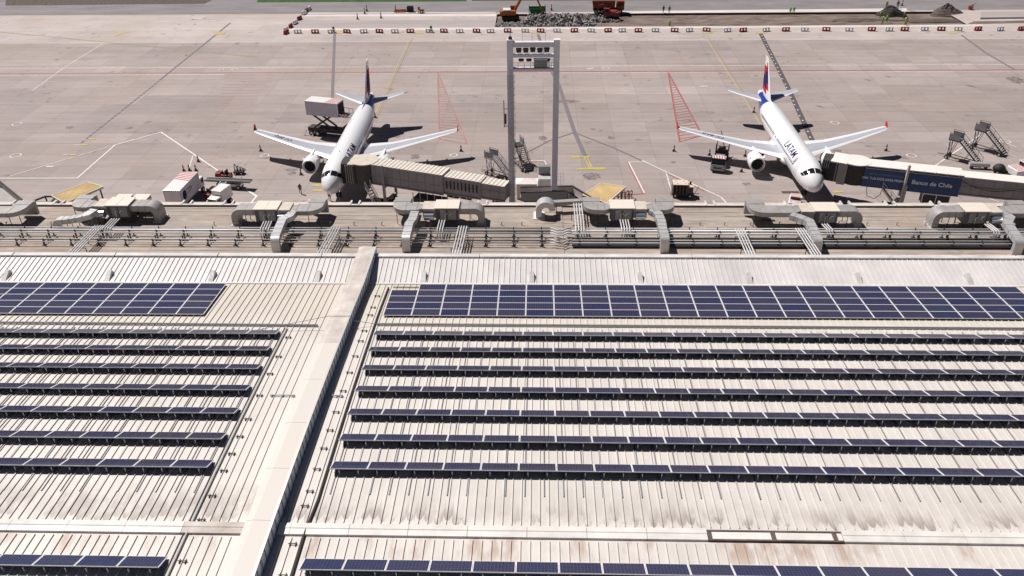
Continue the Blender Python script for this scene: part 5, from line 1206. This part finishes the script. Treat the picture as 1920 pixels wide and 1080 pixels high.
for x in (-.5, .5):
    for s in (-1, 1): wheel(t, x, s*.45, .25, .15)
# small white truck
p = at(416, 384, 0); t = thing('small_truck', 'small white van truck with low cab beside the dark belt loader', 'truck', (p.x+.3, p.y+.4, 0), rad(75)); 
b = MB(); b.bx(-1.4, 1.2, -.85, .85, .9, 2.75); bx_ = b.build('cargo_box', M_white, t, bevel=.04); b = MB(); b.bx(-2.7, -1.45, -.8, .8, .6, 2.0); cb = b.build('cab', M_white, t, bevel=.1)
b = MB(); b.bx(-2.72, -2.69, -.65, .65, 1.25, 1.85); b.build('windscreen', M_glass, cb); b = MB(); b.bx(-2.5, -1.7, -.83, -.802, 1.25, 1.8); b.build('side_window', M_glass, cb)
b = MB(); b.bx(-2.6, 1.2, -.5, .5, .4, .88); b.build('chassis', M_steel_d, t)
for x in (-2.1, .6):
    for s in (-1, 1): wheel(t, x, s*.72, .36)
# pushback tugs
def tug(label, p, rz, sc=1.0):
    t = thing('pushback_tug', label, 'tug', (p.x, p.y, 0), rz, 'pushback tugs'); t.scale = (sc,)*3
    b = MB(); b.prism([(-2.2, -1.0), (-1.9, -1.2), (1.9, -1.2), (2.3, -.9), (2.3, .9), (1.9, 1.2), (-1.9, 1.2), (-2.2, 1.0)], .35, 1.35); bd = b.build('body', M_white, t, bevel=.12)
    b = MB(); b.bx(-.4, .9, -.95, .95, 1.352, 1.95); cb = b.build('cab', M_glass, t, bevel=.08); b = MB(); b.bx(-.5, 1.0, -1.0, 1.0, 1.953, 2.08); rf = b.build('cab_roof', M_white, cb)
    b = MB()
    for k in range(4): b.add([(-.45+k*.36, -.95, 2.09), (-.27+k*.36, -.95, 2.09), (-.1+k*.36, .95, 2.09), (-.28+k*.36, .95, 2.09)], [(0, 1, 2, 3)])
    b.build('roof_stripes', M_stripe_r, rf)
    b = MB()
    for k in range(4): b.add([(-2.0+k*.4, -1.0, 1.36), (-1.8+k*.4, -1.0, 1.36), (-1.6+k*.4, 1.0, 1.36), (-1.8+k*.4, 1.0, 1.36)], [(0, 1, 2, 3)])
    b.build('deck_stripes', M_stripe_r, bd)
    for x in (-1.4, 1.4):
        for s in (-1, 1): wheel(t, x, s*1.0, .5, .35)
    b = MB(); b.bar((2.2, 0, .6), (3.2, 0, .5), .12); b.build('tow_bar', M_steel_d, t); return t
p = at(1486, 379, 0); tug('white pushback tug with red roof stripes below the nose of the right jet', p+Vector((0, -.9, 0)), rad(70), .72)
p = at(589, 381, 0); tug('white pushback tug with red stripes below the nose of the left jet', p+Vector((.1, -1.6, 0)), rad(20), .6)
p = at(1918, 329, 0); tug('striped white tug at the right edge beyond the boarding bridge', p, rad(15), 1.1)
c = at(1877, 326, 0); t = thing('towing_dolly', 'black round headed tow dolly at the right edge beside the striped tug', 'dolly', (c.x, c.y, 0), rad(-12))
b = MB(); b.bx(-1.2, 1.8, -.5, .5, .35, .75); b.build('bed', M_blk, t, bevel=.05); b = MB(); rg = []
for i in range(6): a = rad(18*i); rg.append([(-.5+.95*cos(a)*cos(q), .95*cos(a)*sin(q), .75+.9*sin(a)) for q in [2*PI*k/14 for k in range(14)]])
b.loft(rg); b.build('dome_cover', M_blk, t, smooth=True)
for x in (-.8, 1.4):
    for s in (-1, 1): wheel(t, x, s*.5, .35, .2)
c = at(1834, 316, 0); t = thing('steps_tank', 'grey horizontal tank lying by the white bridge roof at the right', 'tank', (c.x, c.y, 0), rad(-8))
b = MB(); b.tube((-1.5, 0, .7), (1.5, 0, .7), .4, 16); b.build('tank', M_galv_n, t, smooth=True, ang=40); b = MB(); b.bx(-1.2, -.9, -.4, .4, 0, .4); b.bx(.9, 1.2, -.4, .4, 0, .4); b.build('saddle', M_steel_d, t)
for x, y, lab in ((848, 367, 'small white trolley under the left boarding bridge'), (872, 370, 'small grey trolley under the left boarding bridge')):
    c = at(x, y, 0); t = thing('trolley', lab, 'trolley', (c.x, c.y, 0), rad(-20)); b = MB(); b.bx(-.7, .7, -.5, .5, .45, .95); b.build('bin', M_white if x < 860 else M_steel, t, bevel=.04); b = MB(); b.bx(-.8, .8, -.55, .55, .3, .42); b.bar((.8, 0, .4), (1.3, 0, .9), .06); b.build('bed', M_steel_d, t)
    for q in (-.5, .5):
        for s in (-1, 1): wheel(t, q, s*.5, .18, .12)
c = at(926, 377, 0); t = thing('fire_cart', 'small red fire bottle cart under the end of the left bridge', 'cart', (c.x, c.y, 0), 0); b = MB(); b.tube((0, 0, .4), (0, 0, 1.5), .28, 12, r2=.2); b.tube((.55, 0, .4), (.55, 0, 1.5), .28, 12, r2=.2); b.build('bottle', M_red, t); b = MB(); b.bx(-.4, .9, -.35, .35, .3, .4); b.bar((-.3, 0, .4), (-.8, 0, 1.2), .06); b.build('bed', M_steel_d, t)
for s in (-1, 1): wheel(t, .2, s*.4, .28, .14)
c = at(1167, 374, 0); b = MB()
for k in range(5):
    x = -1.2+k*.55; b.ptube([(x, -.5, 0), (x, -.4, 1.1), (x+.25, 0, 1.4), (x+.5, .4, 1.0), (x+.45, .5, 0)], .07, 6)
b.bar((-1.2, -.45, .6), (1.4, -.45, .6), .08); b.bar((-1, .45, .5), (1.5, .45, .5), .08); b.bar((-1.2, -.45, 1.0), (1.4, .1, 1.2), .08)
o = tag(b.build('tube_rack', M_red), 'red tubular rack of hoops beside the wide tan canopy', 'rack'); o.location = (c.x, c.y+.3, 0)
# mobile passenger steps
def mobile_steps(label, top, bot, z, wd=1.3, m=M_steel_d, step=M_alu):
    t_, b_ = at(*top, z), at(*bot, .25); d = Vector((b_.x-t_.x, b_.y-t_.y, 0)); L = d.length; t = thing('passenger_steps', label, 'boarding steps', (t_.x, t_.y, 0), math.atan2(d.y, d.x), 'mobile boarding steps on the apron')
    b = MB(); b.bx(-1.7, 0, -wd/2-.1, wd/2+.1, z-.12, z); pf = b.build('platform', m, t)
    stairs(t, (0, 0, z), (L, 0, .25), wd, m, step, 13)
    for s in (1, -1):
        y = s*(wd/2+.12); b = MB(); b.bx(-1.75, -.1, y-.03, y+.03, z+.1, z+1.05)
        b.bar((-1.7, y, z), (-1.7, y, z+1.3), .07); b.bar((-.1, y, z), (-.1, y, z+1.3), .07); b.bar((-1.7, y, z+1.25), (-.1, y, z+1.25), .06); b.build('guard_panel', M_steel, pf)
    b = MB()
    for s in (1, -1):
        y = s*wd/2; b.bar((-1.5, y, z-.1), (-1.3, y, .5), .09); b.bar((-.5, y, z-.1), (-1.2, y, .5), .07); b.bar((-1.6, y, .5), (L*.95, y, .35), .1); b.bar((L*.45, y, z*.5), (L*.35, y, .45), .07)
    b.bar((-1.5, -wd/2, .5), (-1.5, wd/2, .5), .1); b.bar((-1.45, -wd/2, .6), (-1.45, wd/2, z-.3), .05); b.bar((-1.45, wd/2, .6), (-1.45, -wd/2, z-.3), .05); b.bar((L*.5, -wd/2, .42), (L*.5, wd/2, .42), .08); b.build('undercarriage', m, t)
    for x in (-1.4, L*.8):
        for s in (-1, 1): wheel(t, x, s*(wd/2+.15), .32, .18)
    b = MB(); b.bar((-1.6, 0, .45), (-3.0, 0, .35), .08); b.build('draw_bar', m, t); return t
mobile_steps('dark boarding steps at the right, the nearer of the two', (1803, 264), (1838, 309), 3.3)
mobile_steps('dark boarding steps at the right, the farther one with open platform', (1851, 246), (1886, 291), 3.3)
mobile_steps('pale boarding steps left of the floodlight mast above the left bridge', (930, 297), (957, 333), 2.9, 1.2, M_steel, M_alu)
mobile_steps('black boarding steps leaning behind the floodlight mast', (974, 274), (990, 320), 3.2, 1.4, M_steel_d, M_brn)

# ------------------------------------------------------------------ barriers, cones, posts
def barrier(m, label):
    b = MB(); w_, h, d = .92, .95, .3
    b.bx(-w_, w_, -.36, .36, 0, .22); b.bx(-w_, w_, -.16, .16, .78, h)
    for x0, x1 in ((-w_, -.62), (-.16, .16), (.62, w_)): b.bx(x0, x1, -.2, .2, .22, .78)
    return tag(b.build('road_barrier', m, bevel=.03), label, 'barrier')
BR = barrier(M_bar_r, 'red plastic barrier in the alternating line of barriers along the dug strip'); BR['group'] = 'red barriers along the dug strip'
BW = barrier(M_bar_w, 'white plastic barrier in the alternating line of barriers along the dug strip'); BW['group'] = 'white barriers along the dug strip'
bars = [560, 590.5, 621, 651, 681, 711, 741.5, 771, 805, 832, 862, 892, 920.5, 952.5, 984, 1013, 1046, 1076, 1107, 1138, 1167, 1197.5, 1229.5, 1264, 1292, 1326, 1363.5, 1392, 1436, 1472, 1508.5, 1550, 1592, 1632, 1665, 1697.5, 1731, 1762.5, 1794.5, 1835, 1875, 1915]
used = set()
for i, px in enumerate(bars):
    c = at(px+random.uniform(-2, 2), 62.6-(px-480)*.0038+random.uniform(-.3, .3), 0); o = BW if i % 2 == 0 else BR
    if o.name in used: dup(o, c, rad(random.uniform(-16, 16)))
    else: used.add(o.name); o.location = c; o.rotation_euler.z = rad(3)
for k, (px, py, wht) in enumerate(((536.5, 58, 1), (537, 63.5, 0), (545.5, 51.5, 0), (554, 45, 1), (562, 37, 0), (571, 27, 1), (574.5, 22.5, 0), (580.5, 18.5, 1))):
    o = dup(BW if wht else BR, at(px, py, 0), rad(80+random.uniform(-15, 10)), ('white' if wht else 'red')+' plastic barrier in the short line running away at the left end'); o['group'] = ('white' if wht else 'red')+' barriers in the side line'
b = MB(); b.bx(-.2, .2, -.2, .2, 0, .04); b.tube((0, 0, .04), (0, 0, .75), .15, 10, 0, r2=.04); b.tube((0, 0, .3), (0, 0, .45), .118, 10, 1, r2=.09)
cn = b.build('traffic_cone', [M_cone, M_bar_w]); used_c = False
cones = [((489, 283), 'traffic cone left of the left jet, ahead of its left wing'), ((601.5, 296), 'traffic cone between the left jet engine and fuselage'), ((564.5, 327.5), 'traffic cone beside the left jet engine shadow'), ((864.5, 283.5), 'traffic cone right of the left jet wing tip, near a white ring'), ((703.5, 220.5), 'traffic cone at the tail of the left jet on the yellow line'),
    ((1263.5, 283.5), 'traffic cone below the tip of the right jet left wing'), ((1397, 293), 'traffic cone behind the right jet left engine'), ((1390, 322), 'traffic cone in front of the right jet left engine'), ((1661, 282.5), 'traffic cone right of the right jet beyond the white bridge roof'), ((1413, 211), 'traffic cone on the yellow line behind the right jet tail'), ((1330, 291), 'red traffic cone beside the hydrant truck frame'),
    ((922, 330), 'traffic cone under the pale boarding steps'), ((345, 321), 'left of three traffic cones behind the box truck roof'), ((355.5, 320), 'middle of three traffic cones behind the box truck roof'), ((367.5, 320), 'right of three traffic cones behind the box truck roof'), ((372, 303), 'traffic cone on the white guide line beyond the box truck')]
for (px, py), lab in cones:
    c = at(px, py, 0)
    if not used_c: cn.location = c; cn.scale = (1.4, 1.4, 1.5); tag(cn, lab, 'traffic cone', 'traffic cones on the apron'); used_c = True
    else: o = dup(cn, c, 0, lab)
for px, py, lab in ((670.5, 36, 'tall cone on the pale strip, nearest the left barrier line'), (714.5, 34, 'tall cone on the pale strip above the fourth red barrier'), (684, 26, 'tall cone at the edge of the pale strip'), (688, 21, 'tall cone on the grey taxiway edge above the pale strip'), (742, 21, 'tall cone on the taxiway edge left of the timber pile'), (1034, 19.5, 'tall cone right of the green skip'), (1691, 10.5, 'tall cone beyond the dark spoil heap')):
    o = dup(cn, at(px, py, 0), 0, lab); o.scale = (1.5, 1.5, 2.2); o['group'] = 'tall cones around the works'
for i, (px, py, lab) in enumerate(((626, 61, 'brown bollard post standing at the start of the grey guide line'), (808.5, 59.5, 'dark bollard post behind the barrier line left of the rubble'))):
    b = MB(); b.tube((0, 0, 0), (0, 0, 1.35), .32, 12, r2=.28); b.tube((0, 0, 1.35), (0, 0, 1.5), .28, 12, r2=.1); o = tag(b.build('bollard', worn('bollard_paint%d' % i, (.16, .1, .03) if i == 0 else (.1, .08, .075), (.05, .04, .03), .4, .7)), lab, 'bollard'); o.location = at(px, py, 0)
c = at(759, 22, 0); b = MB()
for k in range(6): b.rbx((-1.2+random.uniform(-.3, .3), .3*k-.8), 3.0, .22, .02+.1*(k % 3), .25+.12*(k % 3), random.uniform(-.1, .1))
o = tag(b.build('timber_pile', M_rust_o), 'low pile of reddish timber on the pale strip edge', 'timber'); o.location = c
b = MB(); b.bx(-.9, .9, -.5, .5, .1, 1.4); b.bx(-.7, .7, -.4, .4, 1.4, 1.55); b.bx(-.95, -.6, -.5, .5, 0, .1); b.bx(.6, .95, -.5, .5, 0, .1); o = tag(b.build('generator', M_blk, bevel=.04), 'black boxy generator beside the low timber pile', 'generator'); o.location = at(769.5, 22, 0)
for k, (px, py, h) in enumerate(((786, 25, 1.7), (790, 24.5, 1.0), (793.5, 24, .9))):
    b = MB(); b.bx(-.35, .35, -.25, .25, 0, .08); b.tube((-.2, 0, .08), (-.2, 0, h), .09, 8); b.tube((.2, 0, .08), (.2, 0, h), .09, 8); b.bx(-.3, .3, -.04, .04, h*.55, h); o = tag(b.build('barricade', M_rust_o), ('tall rusty barricade', 'short rusty barricade left one', 'short rusty barricade right one')[k]+' near the black generator', 'barricade', 'rusty barricades'); o.location = at(px, py, 0)

# ------------------------------------------------------------------ the dig: rubble, heaps, machines
def bumpy(label, name, poly_fn, h, m, seed):
    pass
random.seed(21); b = MB()
def shard(c, s, tilt):
    k = len(b.v); n = random.choice((4, 5, 5, 6)); a0 = random.uniform(0, 6.28); P = [(s*random.uniform(.6, 1)*cos(a0+2*PI*i/n), s*random.uniform(.6, 1)*sin(a0+2*PI*i/n)) for i in range(n)]
    b.prism(P, -s*.3, s*.3, 0); mtx = Matrix.Translation(c) @ Matrix.Rotation(random.uniform(-tilt, tilt), 4, 'X') @ Matrix.Rotation(random.uniform(-tilt, tilt), 4, 'Y'); b.xf(k, mtx)
rx0 = PX0+.3
for i in range(1500):
    u, v = random.random(), random.random(); x = rx0+u*25.5; y = PY0+.2+v*(10.5 if u > .32 else 3.2+u*6)
    top = 1.6*sin(min(1, max(0, (v*1.25)))*2.4)*(1 if u > .3 else .35)*(1 if u < .8 else (1-u)/.2+.15); z = -.5+random.uniform(0, max(.3, top+.3))
    shard((x, y, z), random.uniform(.22, .62), .9)
for i in range(350):
    u = random.random(); x = rx0+23+u*9; y = PY0+5.5+random.random()*6; shard((x, y, -.45+random.uniform(0, .9)*(1-u*.6)), random.uniform(.18, .42), .9)
o = b.build('rubble', M_rock); o['kind'] = 'stuff'; o['label'] = 'broken concrete rubble heaped in the dug strip'
def heap(label, pc, rx, ry, h, m, seed, hollow=False):
    random.seed(seed); c = at(*pc, -.4); b = MB(); NR, NA = 12, 26; vs = [(0, 0, h*(.35 if hollow else 1))]; fs = []
    ph = [random.uniform(0, 6.28) for _ in range(4)]
    for i in range(1, NR+1):
        t = i/NR
        for j in range(NA):
            a = 2*PI*j/NA; k = 1+.14*sin(3*a+ph[0])+.08*sin(5*a+ph[1]); prof = (1-t)**1.05 if not hollow else (sin(PI*min(1, t*1.0))*(.75+.25*sin(2*a+ph[2]))+.25*(1-t))
            vs.append((rx*t*k*cos(a), ry*t*k*sin(a), max(-.02, h*prof+random.uniform(-.15, .12)*h*(1-t*.8))))
    for j in range(NA): fs.append((0, 1+j, 1+(j+1) % NA))
    for i in range(NR-1):
        for j in range(NA): a, a2 = 1+i*NA+j, 1+i*NA+(j+1) % NA; fs.append((a, a+NA, a2+NA, a2))
    b.add(vs, fs); o = b.build('spoil_heap', m); o.location = (c.x, c.y, -.35); return tag(o, label, 'spoil heap', 'spoil heaps in the dug strip')
M_heap = mat('spoil_dark', (.11, .088, .075), .95, noise=.4, scale=2.5, bump=.5); M_heap2 = mat('spoil_black', (.045, .036, .034), .95, noise=.5, scale=2, bump=.6)
heap('low dark hollowed spoil heap beside the group of lime workers', (1670, 27), 3.6, 3.2, 1.7, M_heap2, 5, True)
heap('pointed grey spoil heap at the right end of the dug strip', (1773, 26), 4.2, 3.4, 2.7, M_heap, 9)
heap('flat brown spoil heap in the middle of the dug strip', (1620, 38), 9, 1.6, .4, M_heap, 3); heap('flat brown spoil heap below the pointed heap', (1760, 39), 10, 1.5, .35, M_heap, 4)
def tracks(t, L, wd, gap):
    for s in (-1, 1):
        y = s*(gap/2+wd/2); b = MB(); r = .42; P = [(L/2-r+r*sin(a), r-r*cos(a)) for a in [PI*k/8 for k in range(9)]]+[(-L/2+r-r*sin(a), r+r*cos(a)) for a in [PI*k/8 for k in range(9)]]
        n = len(P); b.v = [(x, y-wd/2, z) for x, z in P]+[(x, y+wd/2, z) for x, z in P]; b.f = [[i, (i+1) % n, n+(i+1) % n, n+i] for i in range(n)]+[list(range(n)), list(range(n, 2*n))[::-1]]; b.m = [0]*(n+2); b.build('track', M_blk, t)
def excavator(label, p, rz, m, boom_pts, cabw=True, s=1.0):
    t = thing('excavator', label, 'excavator', (p.x, p.y, p.z), rz, 'excavators at the works'); t.scale = (s,)*3; tracks(t, 4.4, .75, 1.5)
    b = MB(); b.prism([(-2.3, -1.3), (1.4, -1.3), (1.4, 1.3), (-2.3, 1.3), (-2.6, .8), (-2.6, -.8)], 1.05, 2.15); bd = b.build('upper_body', m, t, bevel=.08)
    b = MB(); b.bx(-2.6, -1.9, -1.2, 1.2, 1.0, 1.8); b.build('counterweight', M_steel_d, bd, bevel=.08); b = MB(); b.bx(-1.8, .1, -1.2, 1.2, 2.153, 2.4); b.build('engine_cover', M_white if m is M_orange else m, bd, bevel=.05)
    b = MB(); b.bx(.0, 1.5, .25, 1.25, 1.2, 2.95); cb = b.build('cab', M_glass, t, bevel=.06); b = MB(); b.bx(-.05, 1.55, .2, 1.3, 2.953, 3.05); b.build('cab_roof', m, cb)
    b = MB(); P = [Vector(q) for q in boom_pts[0]]
    for q, r in zip(P, P[1:]): b.bar(q, r, .42, .6)
    b.build('boom', m, t)
    b = MB(); P = [Vector(q) for q in boom_pts[1]]; b.bar(P[0], P[1], .34, .42); b.build('arm', m if len(boom_pts) < 4 else M_steel_d, t)
    b = MB(); e = P[1]; b.loft([[(e.x-.2, -.5, e.z+.2), (e.x-.2, .5, e.z+.2), (e.x+.3, .5, e.z+.1), (e.x+.3, -.5, e.z+.1)], [(e.x-.9, -.55, e.z-.5), (e.x-.9, .55, e.z-.5), (e.x+.2, .55, e.z-.8), (e.x+.2, -.55, e.z-.8)]]); b.build('bucket', M_steel_d, t)
    b = MB(); q = Vector(boom_pts[0][1]); b.bar((1.2, -.3, 1.6), q+Vector((-.3, 0, -.5)), .16); b.build('hydraulic_ram', M_steel, t)
    return t
p = at(957, 35, 0); excavator('orange excavator with long arched boom standing left of the rubble', p, rad(4), M_orange, [[(1.0, -.3, 1.9), (2.6, -.3, 4.7), (4.4, -.3, 5.9), (6.2, -.3, 5.6)], [(6.2, -.3, 5.6), (8.2, -.3, 1.3)]], s=1.05)
p = at(1143, 36, -.4); excavator('small red excavator with black tracks right of the rubble', p, rad(160), M_red, [[(1.0, -.3, 1.8), (2.0, -.3, 3.6), (3.3, -.3, 3.2)], [(3.3, -.3, 3.2), (3.7, -.3, 1.0)]], s=.95)
p = at(1141, 24, 0); t = thing('dump_truck', 'large rusty orange dump truck behind the small red excavator', 'truck', (p.x, p.y, 0), 0)
b = MB(); b.loft([[(-4.2, -1.2, 1.5), (1.5, -1.2, 1.5), (1.5, 1.2, 1.5), (-4.2, 1.2, 1.5)], [(-4.5, -1.35, 3.4), (1.6, -1.35, 3.4), (1.6, 1.35, 3.4), (-4.5, 1.35, 3.4)]]); bd = b.build('tipper_body', M_rust_o, t); b = MB()
for x in (-3.6, -2.4, -1.2, 0, 1.1): b.bx(x-.08, x+.08, -1.42, -1.3, 1.6, 3.3)
b.build('body_ribs', M_rust_o, bd); b = MB(); b.bx(-4.3, 1.45, -1.2, 1.2, 3.38, 3.44); b.build('load', M_heap, bd)
b = MB(); b.bx(2.0, 4.0, -1.25, 1.25, 1.0, 3.3); cb = b.build('cab', M_rust_o, t, bevel=.12); b = MB(); b.bx(2.4, 3.6, -1.275, -1.255, 2.0, 3.0); b.bx(4.0, 4.02, -1.05, 1.05, 2.0, 3.0); b.build('cab_window', M_glass, cb)
b = MB(); b.bx(-4.2, 3.9, -.6, .6, .8, 1.3); b.build('chassis', M_steel_d, t)
for x in (-3.4, -2.0, 3.0):
    for s in (-1, 1): wheel(t, x, s*1.0, .58, .4)
p = at(1008, 26, 0); t = thing('waste_skip', 'green open topped skip behind the rubble', 'skip', (p.x, p.y, 0), rad(2))
b = MB(); b.loft([[(-1.9, -.9, .1), (1.7, -.9, .1), (1.7, .9, .1), (-1.9, .9, .1)], [(-2.2, -1.05, 1.7), (2.0, -1.05, 1.7), (2.0, 1.05, 1.7), (-2.2, 1.05, 1.7)]], cap=False); b.add([(-1.9, -.9, .12), (1.7, -.9, .12), (1.7, .9, .12), (-1.9, .9, .12)], [(0, 1, 2, 3)]); b.build('body', M_green, t)
b = MB()
for x, s in ((-2.25, 1), (2.05, 1)):
    for y in (-1.0, 1.0): b.bar((x, y, 0), (x, y, 2.2), .14)
for q in ((-2.2, -1.08, 2.0, -1.08), (-2.2, 1.08, 2.0, 1.08)): b.bar((q[0], q[1], 1.7), (q[2], q[3], 1.7), .1)
b.build('rim', M_green, t)
c = at(1819, 18, 0); b = MB(); b.tube((0, 0, 0), (0, 0, .8), .5, 10, r2=.65); b.bar((.2, 0, .6), (1.2, .3, 1.9), .12); b.bar((-.6, -.2, .9), (.5, .1, 1.3), .2); o = tag(b.build('mixer', M_rust_o), 'small rusty mixer tub at the corner of the dug strip', 'mixer'); o.location = c

# ------------------------------------------------------------------ people
def person_mesh(pose):
    """one skinned surface; pose gives joint offsets"""
    V = []; E = []; R = []
    def jv(p, r, par=None):
        V.append(p); R.append(r)
        if par is not None: E.append((par, len(V)-1))
        return len(V)-1
    st, sw = pose['stride'], pose['arm']
    pel = jv((0, 0, .95), .15); sp = jv((0, .01, 1.12), .135, pel); ch = jv((0, 0, 1.34), .165, sp); nk = jv((0, .0, 1.5), .06, ch); hd = jv((0, -.015, 1.6), .085, nk); ht = jv((0, -.02, 1.7), .1, hd); jv((0, -.01, 1.77), .06, ht)
    jv((0, -.12, 1.63), .02, ht)
    for s in (1, -1):
        sh = jv((s*.19, 0, 1.42), .07, ch); el = jv((s*.25, .03+s*st*-.12+sw*.05, 1.14), .048, sh); wr = jv((s*.25, -.1*sw+s*st*-.22-.03, .9+sw*.08), .035, el); pa = jv((s*.25, wr and V[wr][1]-.03, V[wr][2]-.08), .038, wr)
        for k in range(4): jv((s*.25+(k-1.5)*.012, V[pa][1]-.02+(k-1.5)*.018, V[pa][2]-.085+abs(k-1.3)*.012), .009, pa)
        jv((s*.25-s*.03, V[pa][1]-.035, V[pa][2]-.03), .01, pa)
        hp = jv((s*.09, 0, .9), .105, pel); kn = jv((s*.1, s*st*-.22-.02, .5), .068, hp); an = jv((s*.1, s*st*-.36+.02, .1), .045, kn); jv((s*.11, V[an][1]-.15, .045), .045, an)
    me = bpy.data.meshes.new('person'); me.from_pydata(V, E, []); o = bpy.data.objects.new('person', me); COL.objects.link(o)
    sk = o.modifiers.new('skin', 'SKIN'); sk.use_smooth_shade = True
    for i, r in enumerate(R): me.skin_vertices[0].data[i].radius = (r, r*.78 if i < 4 else r)
    me.skin_vertices[0].data[0].use_root = True
    ss = o.modifiers.new('sub', 'SUBSURF'); ss.levels = ss.render_levels = 1
    dg = bpy.context.evaluated_depsgraph_get(); m2 = bpy.data.meshes.new_from_object(o.evaluated_get(dg)); bpy.data.objects.remove(o); bpy.data.meshes.remove(me); return m2
PM = [person_mesh({'stride': 0, 'arm': .3}), person_mesh({'stride': 1.0, 'arm': 0}), person_mesh({'stride': .35, 'arm': 1.4})]
def person(label, p, rz, pose, top, trs, hat=M_hat, vest=None, s=1.0, group='people working on the apron'):
    me = PM[pose].copy(); me.materials.clear()
    for m in (top, trs, M_skin, M_blk): me.materials.append(m)
    for f in me.polygons:
        c = f.center; arm = abs(c.x) > .215
        f.material_index = 2 if (c.z > 1.49 or (arm and c.z < .93)) else (3 if c.z < .09 else (1 if (c.z < .98 and not arm) else 0)); f.use_smooth = True
    o = bpy.data.objects.new('person', me); COL.objects.link(o); o.location = p; o.rotation_euler = (0, 0, rz); o.scale = (s,)*3; tag(o, label, 'person', group)
    b = MB(); rg = []
    for i in range(6): a = rad(i*18); rg.append([(.118*cos(a)*cos(q), -.015+.135*cos(a)*sin(q), 1.71+.12*sin(a)) for q in [2*PI*k/12 for k in range(12)]])
    b.loft(rg); b.build('helmet' if hat is not M_hair else 'hair', hat, o, smooth=True)
    if vest:
        b = MB(); N = 14; b.loft([[(rx*cos(2*PI*k/N), ry*sin(2*PI*k/N)+.005, z) for k in range(N)] for z, rx, ry in ((.93, .185, .15), (1.1, .175, .15), (1.3, .215, .165), (1.42, .19, .13), (1.47, .1, .09))], cap=False); b.build('vest', vest, o, smooth=True)
    return o
person('person in dark clothes with pale cap walking left of the left jet nose', at(564, 363, 0), rad(20), 1, M_shirt, M_trs, M_hat, M_brn)
person('person in dark clothes standing under the left jet nose', at(619, 376, 0), rad(30), 2, M_trs, M_trs, M_hair, None)
person('person in grey at the far taxiway edge, left one of a pair', at(1243.5, 24, 0), rad(180), 0, M_shirt, M_trs, M_hair, M_brn, 1.1)
person('person in grey at the far taxiway edge, right one of a pair', at(1254.5, 25, 0), 0, 1, M_shirt, M_trs, M_hair, M_shirt, 1.1)
person('person in lime jacket alone in the brown dig', at(1255, 52, -.4), rad(15), 0, M_lime, M_trs, M_hat, M_lime, 1.1)
person('person in lime clothes at the dig edge, left one of a pair', at(1481, 27, 0), rad(150), 0, M_lime, M_grn_t, M_hat, M_lime, 1.1)
person('person in lime clothes at the dig edge, right one of a pair', at(1487.5, 26.5, 0), rad(200), 1, M_lime, M_grn_t, M_hat, M_lime, 1.1)
person('person in lime clothes left of the dark spoil heap, farthest of three', at(1650, 34, -.4), rad(80), 2, M_lime, M_grn_t, M_lime, M_lime, 1.15)
person('person in lime clothes in front of the dark spoil heap, nearest of three', at(1653.5, 46.5, -.4), rad(40), 2, M_lime, M_grn_t, M_hat, M_lime, 1.15)
person('person in lime clothes in front of the dark spoil heap, right of three', at(1662, 42, -.4), rad(-40), 0, M_lime, M_grn_t, M_lime, M_lime, 1.15)
person('person in lime clothes and pale helmet beside the barrier line', at(1696, 50, -.4), rad(200), 2, M_lime, M_grn_t, M_hat, M_lime, 1.2)
person('person with orange shoulders behind the lime worker at the barriers', at(1698.5, 46, -.4), rad(160), 0, M_orv, M_trs, M_orv, None, 1.1)
person('person in dark clothes at the right foot of the dark spoil heap', at(1693, 39, -.4), rad(100), 1, M_brn, M_trs, M_hat, None, 1.2)
person('person standing beyond the dark spoil heap, left one', at(1661.5, 15.5, 0), rad(180), 0, M_shirt, M_trs, M_hat, M_lime, 1.1)
person('person in dark clothes beyond the dark spoil heap, right one', at(1682, 16, 0), rad(160), 1, M_brn, M_trs, M_hair, M_brn, 1.25)
